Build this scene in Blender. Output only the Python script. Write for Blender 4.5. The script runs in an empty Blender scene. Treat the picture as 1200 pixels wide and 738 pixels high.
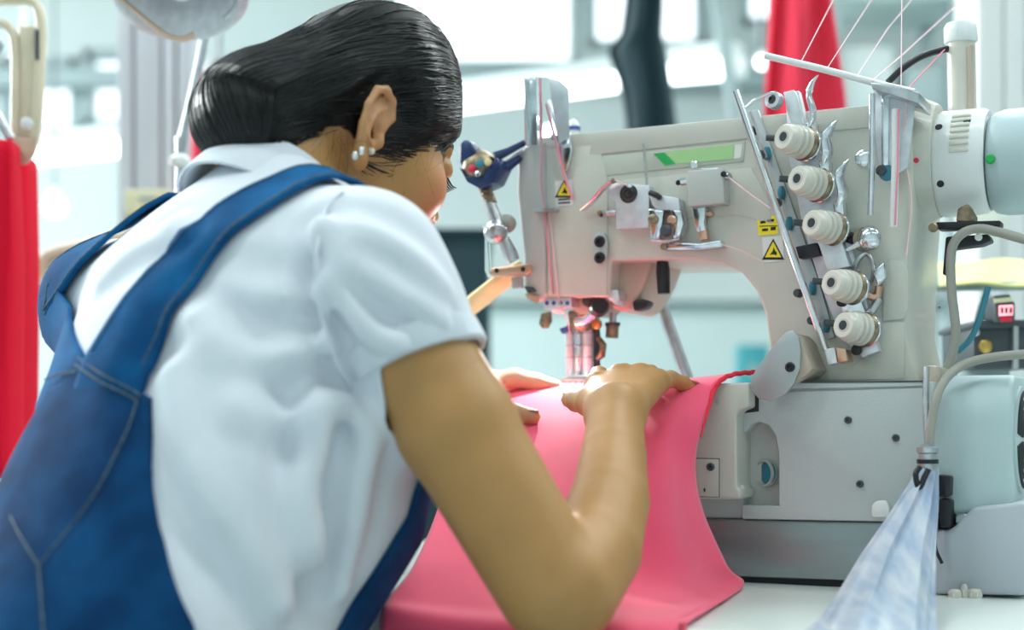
import bpy, bmesh, math, random
import numpy as np
from mathutils import Vector, Matrix
random.seed(7); np.random.seed(7)
S = bpy.context.scene
COL = S.collection

# ------------------------------------------------------------------ camera
F, HY, ZC = 1667.0, 500.0, 0.92          # focal length in pixels, horizon row, eye height
cam_d = bpy.data.cameras.new('camera'); cam = bpy.data.objects.new('camera', cam_d); COL.objects.link(cam)
cam.location = (0, 0, ZC); cam.rotation_euler = (math.radians(90), 0, 0)
cam_d.sensor_width = 36; cam_d.lens = 36 * F / 1200; cam_d.shift_y = (HY - 369) / 1200
cam_d.clip_start = 0.02; cam_d.clip_end = 100
cam_d.dof.use_dof = True; cam_d.dof.focus_distance = 1.36; cam_d.dof.aperture_fstop = 2.8
S.camera = cam

# ------------------------------------------------------------------ world, lamps, exposure
W = bpy.data.worlds.new('world'); S.world = W; W.use_nodes = True
W.node_tree.nodes['Background'].inputs[0].default_value = (0.86, 0.96, 1.0, 1)
W.node_tree.nodes['Background'].inputs[1].default_value = 1.3
def area(name, loc, target, size, sy, power, colour):
    l = bpy.data.lights.new(name, 'AREA'); l.shape = 'RECTANGLE'; l.size = size; l.size_y = sy
    l.energy = power; l.color = colour
    o = bpy.data.objects.new(name, l); COL.objects.link(o); o.location = loc
    o.rotation_euler = (Vector(target) - Vector(loc)).to_track_quat('-Z', 'Y').to_euler()
    return o
# key light added at the closed left wall, and rows of unseen ceiling tubes
area('window_daylight', (-6.70, 5.0, 3.0), (0, 2.2, 1.8), 3.6, 2.2, 470, (0.95, 0.99, 1.0))
for yy, pw in ((-1.4, 10), (0.7, 26), (2.8, 46), (5.0, 42)):
    for xx in (-2.4, 2.0):
        area('ceiling_tubes', (xx, yy, 3.6), (xx, yy, 0), 3.4, 0.30, pw, (0.93, 1.0, 0.99))
vs = S.view_settings
vs.view_transform = 'Standard'; vs.look = 'None'; vs.gamma = 1.0; vs.use_curve_mapping = False
vs.exposure = 0.90

# ------------------------------------------------------------------ helpers
def P(px, py, Y):                          # photo pixel at depth Y -> world point
    return Vector(((px - 600) / F * Y, Y, ZC - (py - HY) / F * Y))
def tag(o, label=None, cat=None, group=None, kind=None):
    if label: o['label'] = label
    if cat: o['category'] = cat
    if group: o['group'] = group
    if kind: o['kind'] = kind
    return o
def empty(name, loc=(0, 0, 0), rz=0):
    o = bpy.data.objects.new(name, None); COL.objects.link(o)
    o.location = loc; o.rotation_euler = (0, 0, rz); o.empty_display_size = 0.05
    return o
def ortho(d):
    d = Vector(d).normalized()
    a = Vector((0, 0, 1)) if abs(d.z) < 0.9 else Vector((1, 0, 0))
    x = d.cross(a).normalized(); y = d.cross(x).normalized()
    return x, y, d
def catmull(pts, n):
    pts = [Vector(p) for p in pts]
    ext = [pts[0] * 2 - pts[1]] + pts + [pts[-1] * 2 - pts[-2]]
    out = []
    for i in range(1, len(ext) - 2):
        p0, p1, p2, p3 = ext[i - 1], ext[i], ext[i + 1], ext[i + 2]
        for k in range(n):
            t = k / n
            out.append(0.5 * ((2 * p1) + (p2 - p0) * t + (2 * p0 - 5 * p1 + 4 * p2 - p3) * t * t + (3 * p1 - p0 - 3 * p2 + p3) * t ** 3))
    out.append(pts[-1].copy())
    return out
class MB:
    def __init__(s): s.v = []; s.f = []
    def add(s, vs_, fs):
        b = len(s.v); s.v += [tuple(x) for x in vs_]; s.f += [tuple(b + i for i in f) for f in fs]; return s
    def box(s, c, size, R=None):
        c = Vector(c); vs_ = []
        for z in (-1, 1):
            for y in (-1, 1):
                for x in (-1, 1):
                    q = Vector((x * size[0] / 2, y * size[1] / 2, z * size[2] / 2))
                    vs_.append(c + (R @ q if R else q))
        return s.add(vs_, [(0, 2, 3, 1), (4, 5, 7, 6), (0, 1, 5, 4), (2, 6, 7, 3), (0, 4, 6, 2), (1, 3, 7, 5)])
    def prism(s, a, b):                      # two matching rings
        n = len(a)
        return s.add(list(a) + list(b), [tuple(range(n)), tuple(range(2 * n - 1, n - 1, -1))] +
                     [(i, i + n, (i + 1) % n + n, (i + 1) % n) for i in range(n)])
    def rings(s, rs, cap=True):
        n = len(rs[0]); vs_ = [p for r in rs for p in r]; fs = []
        for k in range(len(rs) - 1):
            for i in range(n):
                j = (i + 1) % n
                fs.append((k * n + i, k * n + j, (k + 1) * n + j, (k + 1) * n + i))
        if cap: fs += [tuple(range(n - 1, -1, -1)), tuple((len(rs) - 1) * n + i for i in range(n))]
        return s.add(vs_, fs)
    def tube(s, pts, r, n=10, cap=True, flat=1.0):
        pts = [Vector(p) for p in pts]; m = len(pts)
        rr = list(r) if isinstance(r, (list, tuple)) else [r] * m
        if len(rr) != m: rr = list(np.interp(np.linspace(0, 1, m), np.linspace(0, 1, len(rr)), rr))
        t0 = (pts[1] - pts[0]).normalized(); x = ortho(t0)[0]; out = []
        for i, p in enumerate(pts):
            t = (pts[min(i + 1, m - 1)] - pts[max(i - 1, 0)])
            t = t.normalized() if t.length > 1e-9 else t0
            x = (x - t * x.dot(t)).normalized(); y = t.cross(x)
            out.append([p + (x * math.cos(a) + y * math.sin(a) * flat) * rr[i] for a in [2 * math.pi * k / n for k in range(n)]])
        return s.rings(out, cap)
    def lathe(s, p0, axis, prof, n=24, cap=True):   # prof: (distance along axis, radius)
        x, y, d = ortho(axis); p0 = Vector(p0)
        return s.rings([[p0 + d * t + (x * math.cos(a) + y * math.sin(a)) * r for a in [2 * math.pi * k / n for k in range(n)]] for t, r in prof], cap)
    def ball(s, c, r, n=16, R=None):
        r = (r, r, r) if not hasattr(r, '__len__') else r; c = Vector(c); rs = []
        for i in range(1, n // 2):
            th = math.pi * i / (n // 2)
            ring = []
            for k in range(n):
                q = Vector((r[0] * math.sin(th) * math.cos(2 * math.pi * k / n), r[1] * math.sin(th) * math.sin(2 * math.pi * k / n), r[2] * math.cos(th)))
                ring.append(c + (R @ q if R else q))
            rs.append(ring)
        return s.rings(rs)
    def grid(s, rows):
        m = len(rows[0]); vs_ = [p for r in rows for p in r]
        return s.add(vs_, [(i * m + j, i * m + j + 1, (i + 1) * m + j + 1, (i + 1) * m + j) for i in range(len(rows) - 1) for j in range(m - 1)])
    def build(s, name, m, parent=None, bevel=0, seg=2, ang=40, solid=0, sub=0, flat=False):
        me = bpy.data.meshes.new(name); bm = bmesh.new()
        vv = [bm.verts.new(p) for p in s.v]
        for f in s.f:
            try: bm.faces.new([vv[i] for i in f])
            except ValueError: pass
        bmesh.ops.recalc_face_normals(bm, faces=bm.faces)
        if bevel:
            es = [e for e in bm.edges if len(e.link_faces) == 2 and e.calc_face_angle(0) > math.radians(28)]
            bmesh.ops.bevel(bm, geom=es, offset=bevel, segments=seg, profile=0.5, affect='EDGES', clamp_overlap=True)
        bm.to_mesh(me); bm.free()
        if not flat:
            me.polygons.foreach_set('use_smooth', [True] * len(me.polygons))
            me.set_sharp_from_angle(angle=math.radians(ang))
        me.materials.append(m)
        o = bpy.data.objects.new(name, me); COL.objects.link(o); o.parent = parent
        if solid:
            md = o.modifiers.new('solid', 'SOLIDIFY'); md.thickness = solid; md.offset = 0
        if sub:
            md = o.modifiers.new('sub', 'SUBSURF'); md.levels = sub; md.render_levels = sub
        return o
def copy_tree(o, parent=None):
    c = o.copy(); COL.objects.link(c); c.parent = parent
    for ch in o.children: copy_tree(ch, c)
    return c

# ------------------------------------------------------------------ materials
MATS = {}
def mat(name, col, rough=0.5, metal=0.0, var=0.0, vscale=20, bump=0.0, bscale=200, col2=None, trans=0.0, alpha=1.0,
        emit=None, estr=0, coat=0.0, sheen=0.0, sss=0.0, ior=1.45, stretch=None, spec=0.5):
    m = bpy.data.materials.new(name); m.use_nodes = True; nt = m.node_tree
    b = nt.nodes['Principled BSDF']; I = b.inputs
    I['Base Color'].default_value = (*col, 1); I['Roughness'].default_value = rough; I['Metallic'].default_value = metal
    I['Transmission Weight'].default_value = trans; I['Alpha'].default_value = alpha; I['Coat Weight'].default_value = coat
    I['Sheen Weight'].default_value = sheen; I['IOR'].default_value = ior; I['Specular IOR Level'].default_value = spec
    if sss:
        I['Subsurface Weight'].default_value = sss; I['Subsurface Radius'].default_value = (0.6, 0.25, 0.12); I['Subsurface Scale'].default_value = 0.006
    if emit: I['Emission Color'].default_value = (*emit, 1); I['Emission Strength'].default_value = estr
    tc = nt.nodes.new('ShaderNodeTexCoord'); mp_ = nt.nodes.new('ShaderNodeMapping')
    nt.links.new(tc.outputs['Object'], mp_.inputs[0])
    if stretch: mp_.inputs['Scale'].default_value = stretch
    if var or col2:
        n = nt.nodes.new('ShaderNodeTexNoise'); n.inputs['Scale'].default_value = vscale; n.inputs['Detail'].default_value = 5
        nt.links.new(mp_.outputs[0], n.inputs[0])
        r = nt.nodes.new('ShaderNodeValToRGB')
        c2 = col2 if col2 else tuple(c * (1 - var) for c in col)
        c1 = col if col2 else tuple(min(1, c * (1 + var * 0.6)) for c in col)
        r.color_ramp.elements[0].position = 0.35; r.color_ramp.elements[1].position = 0.65
        r.color_ramp.elements[0].color = (*c2, 1); r.color_ramp.elements[1].color = (*c1, 1)
        nt.links.new(n.outputs[0], r.inputs[0]); nt.links.new(r.outputs[0], I['Base Color'])
    if bump:
        n = nt.nodes.new('ShaderNodeTexNoise'); n.inputs['Scale'].default_value = bscale; n.inputs['Detail'].default_value = 3
        nt.links.new(mp_.outputs[0], n.inputs[0])
        bn = nt.nodes.new('ShaderNodeBump'); bn.inputs['Strength'].default_value = bump; bn.inputs['Distance'].default_value = 0.002
        nt.links.new(n.outputs[0], bn.inputs['Height']); nt.links.new(bn.outputs[0], I['Normal'])
    MATS[name] = m
    return m
M = MATS
mat('casting', (0.60, 0.595, 0.535), 0.38, 0, 0.05, 8, 0.12, 420, coat=0.15)
mat('casting_cool', (0.50, 0.55, 0.55), 0.36, 0, 0.05, 8, 0.10, 420, coat=0.15)  # cool copy of the casting: bluish light on the base put into colour
mat('cover_grey', (0.50, 0.52, 0.50), 0.35, 0, 0.04, 10, 0.05, 300)
mat('peach_cast', (0.52, 0.44, 0.36), 0.4, 0, 0.08, 12, 0.1, 400)  # peach tint of the neck is warm light put into the colour
mat('lower_steel', (0.30, 0.36, 0.37), 0.33, 0.55, 0.10, 6, 0.05, 150, stretch=(1, 1, 6))
mat('chrome', (0.78, 0.80, 0.84), 0.16, 1.0, 0.12, 60)
mat('steel', (0.55, 0.57, 0.60), 0.30, 1.0, 0.15, 80, 0.1, 300)
mat('satin_plate', (0.70, 0.72, 0.76), 0.45, 0.75, 0.10, 90, 0.1, 500)
mat('oval_steel', (0.45, 0.49, 0.50), 0.42, 0.5, 0.06, 30, 0.05, 400)
mat('bronze', (0.32, 0.25, 0.17), 0.4, 0.9, 0.35, 150)
mat('brass', (0.62, 0.40, 0.12), 0.35, 0.9)
mat('copper', (0.70, 0.42, 0.30), 0.3, 0.9)
mat('black', (0.012, 0.014, 0.018), 0.4)
mat('hole', (0.02, 0.025, 0.03), 0.7)
mat('dark_grey', (0.06, 0.075, 0.085), 0.5)
mat('ceramic', (0.66, 0.64, 0.57), 0.3, 0, 0.04, 30, coat=0.2)
mat('white_plastic', (0.80, 0.83, 0.83), 0.35, coat=0.2)
mat('motor_grey', (0.46, 0.58, 0.60), 0.4, 0, 0.04, 6, 0.04, 300)
mat('motor_low', (0.45, 0.50, 0.55), 0.45, 0, 0.04, 6, 0.05, 300)
mat('blue_plastic', (0.012, 0.035, 0.13), 0.35, coat=0.2)
mat('label_blue', (0.05, 0.10, 0.35), 0.5)
mat('clear', (0.92, 0.97, 0.98), 0.04, 0, trans=0.95, ior=1.12)
mat('yellow', (0.90, 0.74, 0.03), 0.45)
mat('warn_black', (0.01, 0.01, 0.01), 0.5)
mat('sticker_white', (0.78, 0.78, 0.75), 0.45)
mat('green', (0.02, 0.42, 0.10), 0.45)
mat('green_light', (0.40, 0.66, 0.30), 0.45)
mat('plate_beige', (0.55, 0.56, 0.49), 0.42, 0, 0.03, 10, 0.05, 400)
mat('red_dot', (0.7, 0.03, 0.08), 0.4)
mat('pink_thread', (0.86, 0.30, 0.38), 0.7)
mat('pale_thread', (0.90, 0.62, 0.66), 0.7)
mat('pink_cloth', (0.92, 0.085, 0.185), 0.75, 0, 0.05, 14, 0.15, 1500, sheen=0.3)
mat('pink_hem', (0.80, 0.02, 0.05), 0.7, 0, 0.06, 60, 0.15, 900)
mat('red_cloth', (0.72, 0.004, 0.028), 0.8, 0, 0.06, 5, 0.1, 300, spec=0.2)
mat('red_cloth_soft', (0.78, 0.045, 0.085), 0.8, 0, 0.06, 5, 0.1, 300, spec=0.2)
mat('teal_dark_cloth', (0.008, 0.035, 0.045), 0.8, 0, 0.1, 6)
mat('table_white', (0.74, 0.80, 0.77), 0.22, 0, 0.02, 3, coat=0.3)
mat('table_edge', (0.45, 0.48, 0.47), 0.5)
mat('bag', (0.76, 0.81, 0.88), 0.35, 0, 0.25, 14, 0.15, 40, trans=0.3, stretch=(5, 1.0, 0.25), col2=(0.40, 0.52, 0.70))
mat('yellow_cloth', (0.78, 0.78, 0.34), 0.7, 0, 0.06, 12)
mat('cream_arm', (0.80, 0.70, 0.36), 0.5, 0, 0.08, 20)
mat('skin', (0.45, 0.235, 0.080), 0.48, 0, 0.05, 30, 0.05, 900, sss=0.25)
mat('nail', (0.50, 0.26, 0.18), 0.25, coat=0.3)
mat('hair', (0.006, 0.006, 0.007), 0.5, 0, 0.3, 60, 0.2, 400, spec=0.12)
mat('hair_strand', (0.007, 0.007, 0.008), 0.27, spec=0.5)
mat('shirt', (0.68, 0.72, 0.79), 0.8, 0, 0.03, 30, 0.12, 700, sheen=0.2)
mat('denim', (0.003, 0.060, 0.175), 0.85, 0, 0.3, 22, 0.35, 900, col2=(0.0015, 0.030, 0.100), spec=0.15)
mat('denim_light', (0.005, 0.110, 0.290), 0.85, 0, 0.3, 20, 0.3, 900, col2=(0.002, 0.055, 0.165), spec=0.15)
mat('stitch', (0.07, 0.11, 0.13), 0.7, 0, 0.5, 300)
mat('cable_grey', (0.33, 0.33, 0.29), 0.5)
mat('cable_teal', (0.04, 0.22, 0.30), 0.4)
mat('wall_paint', (0.50, 0.57, 0.57), 0.8, 0, 0.10, 0.7)
mat('wall_low', (0.55, 0.66, 0.66), 0.8, 0, 0.08, 0.8)
mat('frame_grey', (0.30, 0.38, 0.39), 0.6, 0, 0.1, 3)
mat('floor_grey', (0.42, 0.50, 0.50), 0.4, 0, 0.10, 1.2)
mat('alu', (0.56, 0.56, 0.61), 0.35, 0.35, 0.08, 2, stretch=(8, 8, 0.3))
mat('tube_light', (1, 1, 1), 0.5, emit=(0.90, 1.0, 1.0), estr=3.2)
mat('housing', (0.55, 0.62, 0.62), 0.6)
mat('glass_pane', (0.95, 0.98, 1.0), 0.05, trans=1.0, ior=1.05)
mat('cream_plastic', (0.70, 0.62, 0.46), 0.35, 0, 0.08, 10, coat=0.3)
mat('tan_plastic', (0.62, 0.46, 0.34), 0.4, 0, 0.1, 14, coat=0.2)
mat('box_cream', (0.70, 0.68, 0.45), 0.6)
mat('teal_box', (0.05, 0.30, 0.34), 0.5)
mat('pink_led', (0.9, 0.25, 0.3), 0.4, emit=(1.0, 0.30, 0.35), estr=1.2)
mat('stool_vinyl', (0.03, 0.03, 0.035), 0.5, 0, 0.1, 20)
mat('lash', (0.004, 0.004, 0.004), 0.6)
mat('gem', (0.9, 0.9, 0.92), 0.08, 0.6)
mat('white_cloth', (0.80, 0.84, 0.84), 0.8, 0, 0.06, 10)
mat('glove_grey', (0.52, 0.58, 0.58), 0.7, 0, 0.1, 10)
# ------------------------------------------------------------------ the hall
TZ = 0.766                                   # table top height
def structure(name, mb, m, **k):
    o = mb.build(name, m, **k); o['kind'] = 'structure'; return o
WY = 8.0
def wp(px, py, Y=WY): return P(px, py, Y)
structure('ceiling', MB().box((0, 3.0, 5.25), (14, 12, 0.1)), M['wall_paint'])
structure('wall_left', MB().box((-6.9, 3.0, 2.6), (0.2, 12, 5.2)), M['wall_paint'])
structure('wall_right', MB().box((6.9, 3.0, 2.6), (0.2, 12, 5.2)), M['wall_paint'])
structure('wall_front', MB().box((0, -3.0, 2.6), (14, 0.2, 5.2)), M['wall_paint'])
structure('floor', MB().box((0, 3.5, -0.05), (14, 12, 0.1)), M['floor_grey'])
# back wall: openings for the high windows are left free, the wall is built round them
win = [(455, -150, 676, 80), (690, -150, 825, 56), (-140, 68, -20, 158), (0, 68, 91, 158), (98, 58, 166, 148), (870, -150, 985, 30)]
xs = sorted(set([-7.0, 7.0] + [wp(w[0], 0).x for w in win] + [wp(w[2], 0).x for w in win]))
zs = sorted(set([0.0, 5.2] + [wp(0, w[1]).z for w in win] + [wp(0, w[3]).z for w in win]))
wb = MB()
for i in range(len(xs) - 1):
    for j in range(len(zs) - 1):
        cx, cz = (xs[i] + xs[i + 1]) / 2, (zs[j] + zs[j + 1]) / 2
        if any(wp(w[0], 0).x < cx < wp(w[2], 0).x and wp(0, w[3]).z < cz < wp(0, w[1]).z for w in win): continue
        wb.box((cx, WY + 0.1, cz), (xs[i + 1] - xs[i], 0.2, zs[j + 1] - zs[j]))
structure('wall_back', wb, M['wall_paint'], flat=True)
for k, w in enumerate(win):
    a, b = wp(w[0], w[3]), wp(w[2], w[1]); c = (a + b) / 2; sx, sz = b.x - a.x, b.z - a.z
    root = empty('window_%d' % (k + 1), (c.x, WY, c.z)); root['kind'] = 'structure'
    fr = MB()
    for dx in (-1, 1): fr.box((dx * (sx / 2 - 0.02), 0.05, 0), (0.05, 0.12, sz))
    for dz in (-1, 1): fr.box((0, 0.05, dz * (sz / 2 - 0.02)), (sx, 0.12, 0.05))
    fr.build('window_frame', M['frame_grey'], root, flat=True)
    MB().box((0, 0.08, 0), (sx - 0.06, 0.006, sz - 0.06)).build('pane', M['glass_pane'], root, flat=True)
# ledge and beams across the wall
structure('trim_1', MB().box((0, WY - 0.06, wp(0, 96).z), (14, 0.12, 0.10)), M['frame_grey'], flat=True)
structure('trim_2', MB().box((0, WY - 0.10, wp(0, 350).z), (14, 0.2, 0.06)), M['wall_paint'], flat=True)
structure('baseboard_back', MB().box((0, WY - 0.05, wp(0, 358).z / 2), (14, 0.1, wp(0, 358).z)), M['wall_low'], flat=True)

# window frame added round the key light, and housings for the unseen ceiling tubes
root = empty('window_7', (-6.78, 5.0, 3.0)); root['kind'] = 'structure'
for dy in (-1.85, 0, 1.85): MB().box((0, dy, 0), (0.08, 0.08, 2.4)).build('window_frame', M['frame_grey'], root, flat=True)
for dz in (-1.2, 1.2): MB().box((0, 0, dz), (0.08, 3.78, 0.08)).build('window_frame', M['frame_grey'], root, flat=True)
for i, yy in enumerate((-1.4, 0.7, 2.8, 5.0)):
    for j, xx in enumerate((-2.4, 2.0)):
        structure('trim_%d' % (3 + i * 2 + j), MB().box((xx, yy, 3.65), (3.5, 0.36, 0.06)).box((xx, yy, 4.44), (0.05, 0.05, 1.54)), M['housing'], flat=True)  # lamp housings added out of view above the ceiling lights
def tube_lamp(label, a, b, r=0.035, reflector=True):
    a, b = Vector(a), Vector(b); o = empty('fluorescent_lamp', (a + b) / 2); tag(o, label, 'lamp')
    c = (a + b) / 2; d = (b - a).normalized()
    MB().tube([a - c, a - c + d * 0.02, b - c - d * 0.02, b - c], [r * 0.6, r, r, r * 0.6], 14).build('tube', M['tube_light'], o)
    up = Vector((0, 0, 1)); R = Matrix((d, up.cross(d).normalized(), d.cross(up.cross(d)).normalized())).transposed()
    MB().box((0, 0, r * 1.7), ((b - a).length, 0.08, 0.05), R).build('housing', M['housing'], o, bevel=0.008)
    for s in (-1, 1):
        MB().box(d * s * ((b - a).length / 2 + 0.012), (0.03, 0.06, 0.07), R).build('end_cap', M['white_plastic'], o, bevel=0.004)
        MB().tube([d * s * 0.3 + Vector((0, 0, r * 2)), d * s * 0.3 + Vector((0, 0, 2.2))], 0.004, 6).build('hanger_wire', M['steel'], o)
    return o
tube_lamp('long lit ceiling tube running from the hair to the dark garment', P(470, 131, 5.6), P(729, 95, 5.0), 0.031)
tube_lamp('short lit tube right of the dark hanging garment', P(787, 86, 5.0), P(861, 79, 4.7), 0.034)
tube_lamp('lit tube between the red garments and the aluminium column', P(20, 186, 5.2), P(165, 170, 4.8), 0.028)
for lab, p, r in [('small round lamp glowing beside the coral garment', P(893, 73, 4.6), 0.020),
                  ('small round lamp glowing above the curved tan tray', P(64, 242, 5.0), 0.034),
                  ('small round lamp glowing behind the hair bun', P(257, 157, 4.6), 0.024)]:
    o = empty('ceiling_lamp', p); tag(o, lab, 'lamp')
    MB().ball((0, 0, 0), r, 16).build('bulb', M['tube_light'], o)
    MB().lathe((0, 0, r * 0.7), (0, 0, 1), [(0, r * 1.1), (r * 0.6, r * 0.7), (r * 1.2, r * 0.25)], 16).build('lamp_cap', M['housing'], o)
    MB().tube([(0, 0, r * 1.5), (0, 0, 2.0)], 0.004, 6).build('cord', M['dark_grey'], o)

# aluminium column of an assembly frame, with grooves
def column(name, label, px0, px1, py1, Y, m, grooves, z0=0.0, z1=3.0, depth=0.14, cat='column'):
    a, b = P(px0, 0, Y), P(px1, 0, Y); w = b.x - a.x; c = Vector(((a.x + b.x) / 2, Y, 0))
    o = empty(name, c); tag(o, label, cat)
    xs_ = [0] + [g for g in grooves] + [1]
    for i in range(len(xs_) - 1):
        g0, g1 = xs_[i] + (0.015 if i else 0), xs_[i + 1] - (0.015 if i < len(xs_) - 2 else 0)
        MB().box(((g0 + g1) / 2 * w - w / 2, 0, (z0 + z1) / 2), ((g1 - g0) * w, depth, z1 - z0)).build('profile', M[m], o, bevel=0.004)
    MB().box((0, 0.02, (z0 + z1) / 2), (w * 0.96, depth * 0.7, z1 - z0)).build('core', M['frame_grey'], o)
    MB().box((0, 0, 0.01), (w * 1.6, depth * 1.6, 0.02)).build('foot_plate', M['steel'], o)
    return o
column('aluminium_column', 'pale aluminium profile column behind the work lamp', 148, 232, 225, 3.1, 'alu', [0.22, 0.60, 0.80])
column('white_post', 'white post standing behind the capped thread tube', 1132, 1186, 140, 2.7, 'white_plastic', [0.55])
o = empty('hanging_pole', P(866, 170, 4.4)); tag(o, 'slim grey pole hanging slanted between lit tube and coral garment', 'pole'); c0 = o.location.copy()
MB().tube([P(828, -60, 4.4) - c0, P(848, 50, 4.4) - c0, P(866, 170, 4.4) - c0], 0.022, 12).build('pole', M['frame_grey'], o)
MB().tube([P(865, 165, 4.4) - c0, P(868, 180, 4.4) - c0], 0.03, 12).build('end_sleeve', M['dark_grey'], o)

# hanging garments in the background
def garment(name, label, outline, Y, m, folds=6, amp=0.02, cat='garment', group=None):
    """outline: rows (py, px_left, px_right); a folded sheet with thickness, gathered on a hanger"""
    root = empty(name, P((outline[0][1] + outline[0][2]) / 2, outline[0][0], Y)); o0 = root.location.copy()
    tag(root, label, cat, group)
    rows = []; ph = random.random() * 6
    keys = outline; ys = np.linspace(keys[0][0], keys[-1][0], 28)
    for y in ys:
        l = np.interp(y, [k[0] for k in keys], [k[1] for k in keys]); r = np.interp(y, [k[0] for k in keys], [k[2] for k in keys])
        row = []
        for j in range(41):
            t = j / 40; a = 2 * math.pi * t
            # closed loop: front and back layer
            x = l + (r - l) * (0.5 - 0.5 * math.cos(a)); dep = math.sin(a) * 0.045 + amp * math.sin(folds * a + ph + y * 0.006)
            p = P(x, y, Y) - o0; row.append(Vector((p.x, p.y - dep, p.z)))
        rows.append(row)
    MB().grid(rows).build('cloth', M[m], root, solid=0.004)
    top = rows[0]; cx = sum((p.x for p in top)) / len(top); wd = max(p.x for p in top) - min(p.x for p in top)
    hg = MB().tube(catmull([(cx - wd * 0.45, 0, 0.005), (cx, 0, 0.05), (cx + wd * 0.45, 0, 0.005)], 6), 0.006, 8)
    hg.tube(catmull([(cx, 0, 0.05), (cx, 0, 0.09), (cx + 0.02, 0, 0.12), (cx, 0, 0.14), (cx - 0.015, 0, 0.13)], 5), 0.003, 8)
    hg.build('hanger', M['steel'], root)
    return root
garment('hanging_garment', 'dark teal garment hanging in front of the high windows',
        [(-40, 726, 768), (0, 733, 778), (40, 728, 776), (62, 712, 782), (110, 730, 788), (152, 735, 793), (200, 736, 794)], 3.4, 'teal_dark_cloth', 5, 0.02)
garment('hanging_garment', 'coral red garment hanging behind the thread guide rod',
        [(-40, 906, 968), (0, 904, 970), (60, 900, 980), (122, 896, 990), (170, 894, 994)], 2.5, 'red_cloth_soft', 5, 0.02)
garment('hanging_garment', 'red garment hanging behind the hair bun and aluminium column',
        [(100, 229, 285), (190, 226, 290), (300, 224, 292)], 2.6, 'red_cloth_soft', 4, 0.015)
garment('hanging_garment', 'bright red garment hanging from the cream clamp, broad front piece',
        [(168, -50, 17), (300, -52, 22), (430, -54, 20), (560, -56, 20)], 1.75, 'red_cloth', 4, 0.010)
garment('hanging_garment', 'bright red garment hanging from the cream clamp, narrow strip behind',
        [(185, 8, 35), (300, 10, 37), (460, 8, 36), (560, 8, 36)], 1.88, 'red_cloth', 3, 0.008)

# cream clamp from which the red garments hang
o = empty('garment_clamp', P(20, 180, 1.8)); tag(o, 'cream plastic clamp with bent frame holding red garments', 'clamp'); c0 = o.location.copy()
q = lambda x, y, Y=1.8: P(x, y, Y) - c0
MB().tube(catmull([q(-40, 2), q(10, 0), q(40, 3), q(48, 30), q(46, 90), q(42, 150), q(36, 176)], 6), 0.0095, 10, flat=0.7).build('outer_frame', M['cream_plastic'], o)
MB().tube(catmull([q(-40, 22), q(-5, 26), q(12, 34), q(18, 60), q(18, 120), q(18, 160)], 6), 0.006, 10).build('inner_frame', M['cream_plastic'], o)
MB().prism([q(22, 30), q(42, 30), q(40, 160), q(22, 160)], [q(22, 30, 1.815), q(42, 30, 1.815), q(40, 160, 1.815), q(22, 160, 1.815)]).build('web_plate', M['cream_plastic'], o, bevel=0.002)
MB().prism([q(12, 160, 1.79), q(44, 160, 1.79), q(42, 182, 1.79), q(30, 194, 1.79), q(16, 190, 1.79)], [q(12, 160, 1.83), q(44, 160, 1.83), q(42, 182, 1.83), q(30, 194, 1.83), q(16, 190, 1.83)]).build('jaw', M['tan_plastic'], o, bevel=0.004)
MB().prism([q(41, 35, 1.788), q(46, 35, 1.788), q(46, 70, 1.788), q(41, 70, 1.788)], [q(41, 35), q(46, 35), q(46, 70), q(41, 70)]).build('latch', M['dark_grey'], o)
MB().lathe(q(32, 145, 1.785), (0, -1, 0), [(0, 0.008), (0.004, 0.008), (0.006, 0.005)], 16).build('screw', M['white_plastic'], o)

# work lamp with reflector dish and its stand pipe
o = empty('work_lamp', P(212, -10, 1.75)); tag(o, 'silver dish work lamp with blue inside above the hair', 'lamp'); c0 = o.location.copy()
q = lambda x, y, Y=1.66: P(x, y, Y) - c0
ax = Vector((0.12, -0.42, -0.9)).normalized()
ctr = q(212, -8)
MB().lathe(ctr, ax, [(-0.085, 0.025), (-0.07, 0.045), (-0.04, 0.066), (0.0, 0.076), (0.004, 0.078), (0.0, 0.072), (-0.03, 0.062), (-0.055, 0.042), (-0.06, 0.01)], 36).build('reflector', M['satin_plate'], o)
MB().lathe(ctr + Vector((0.018, 0, 0.022)), ax, [(-0.045, 0.02), (-0.02, 0.034), (-0.005, 0.036), (-0.004, 0.01)], 30).build('blue_bowl', M['label_blue'], o)
MB().lathe(ctr, ax, [(-0.05, 0.012), (-0.02, 0.018), (0.0, 0.014), (0.006, 0.004)], 20).build('bulb', M['white_plastic'], o)
MB().tube(catmull([q(130, -12), q(158, 12), q(190, 38), q(212, 46), q(228, 40)], 6), 0.0065, 8, flat=0.5).build('bracket', M['tan_plastic'], o)
MB().tube(catmull([q(262, -30), q(274, -8), q(276, 6), q(262, 22)], 6), 0.003, 8).build('wire_guard', M['steel'], o)
MB().tube([q(200, -40), q(205, -160), q(205, -400)], 0.008, 10).build('suspension_pipe', M['steel'], o)
o = empty('stand_pipe', P(212, 250, 1.9)); tag(o, 'thin chrome pipe leaning in front of the aluminium column', 'pipe'); c0 = o.location.copy()
q = lambda x, y, Y=1.9: P(x, y, Y) - c0
MB().tube(catmull([q(252, -40), q(240, 40), q(224, 120), q(212, 175), q(211, 260), q(211, 1230)], 6), 0.0058, 10).build('pipe', M['steel'], o)
MB().lathe(q(211, 196), (0, 0, 1), [(0, 0.008), (0.003, 0.014), (0.010, 0.015), (0.016, 0.010), (0.018, 0.006)], 14).build('cord_knot', M['white_cloth'], o)
MB().lathe(q(211, 1236), (0, 0, 1), [(-0.012, 0.09), (0, 0.09), (0.012, 0.02)], 24).build('foot', M['dark_grey'], o)

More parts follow.
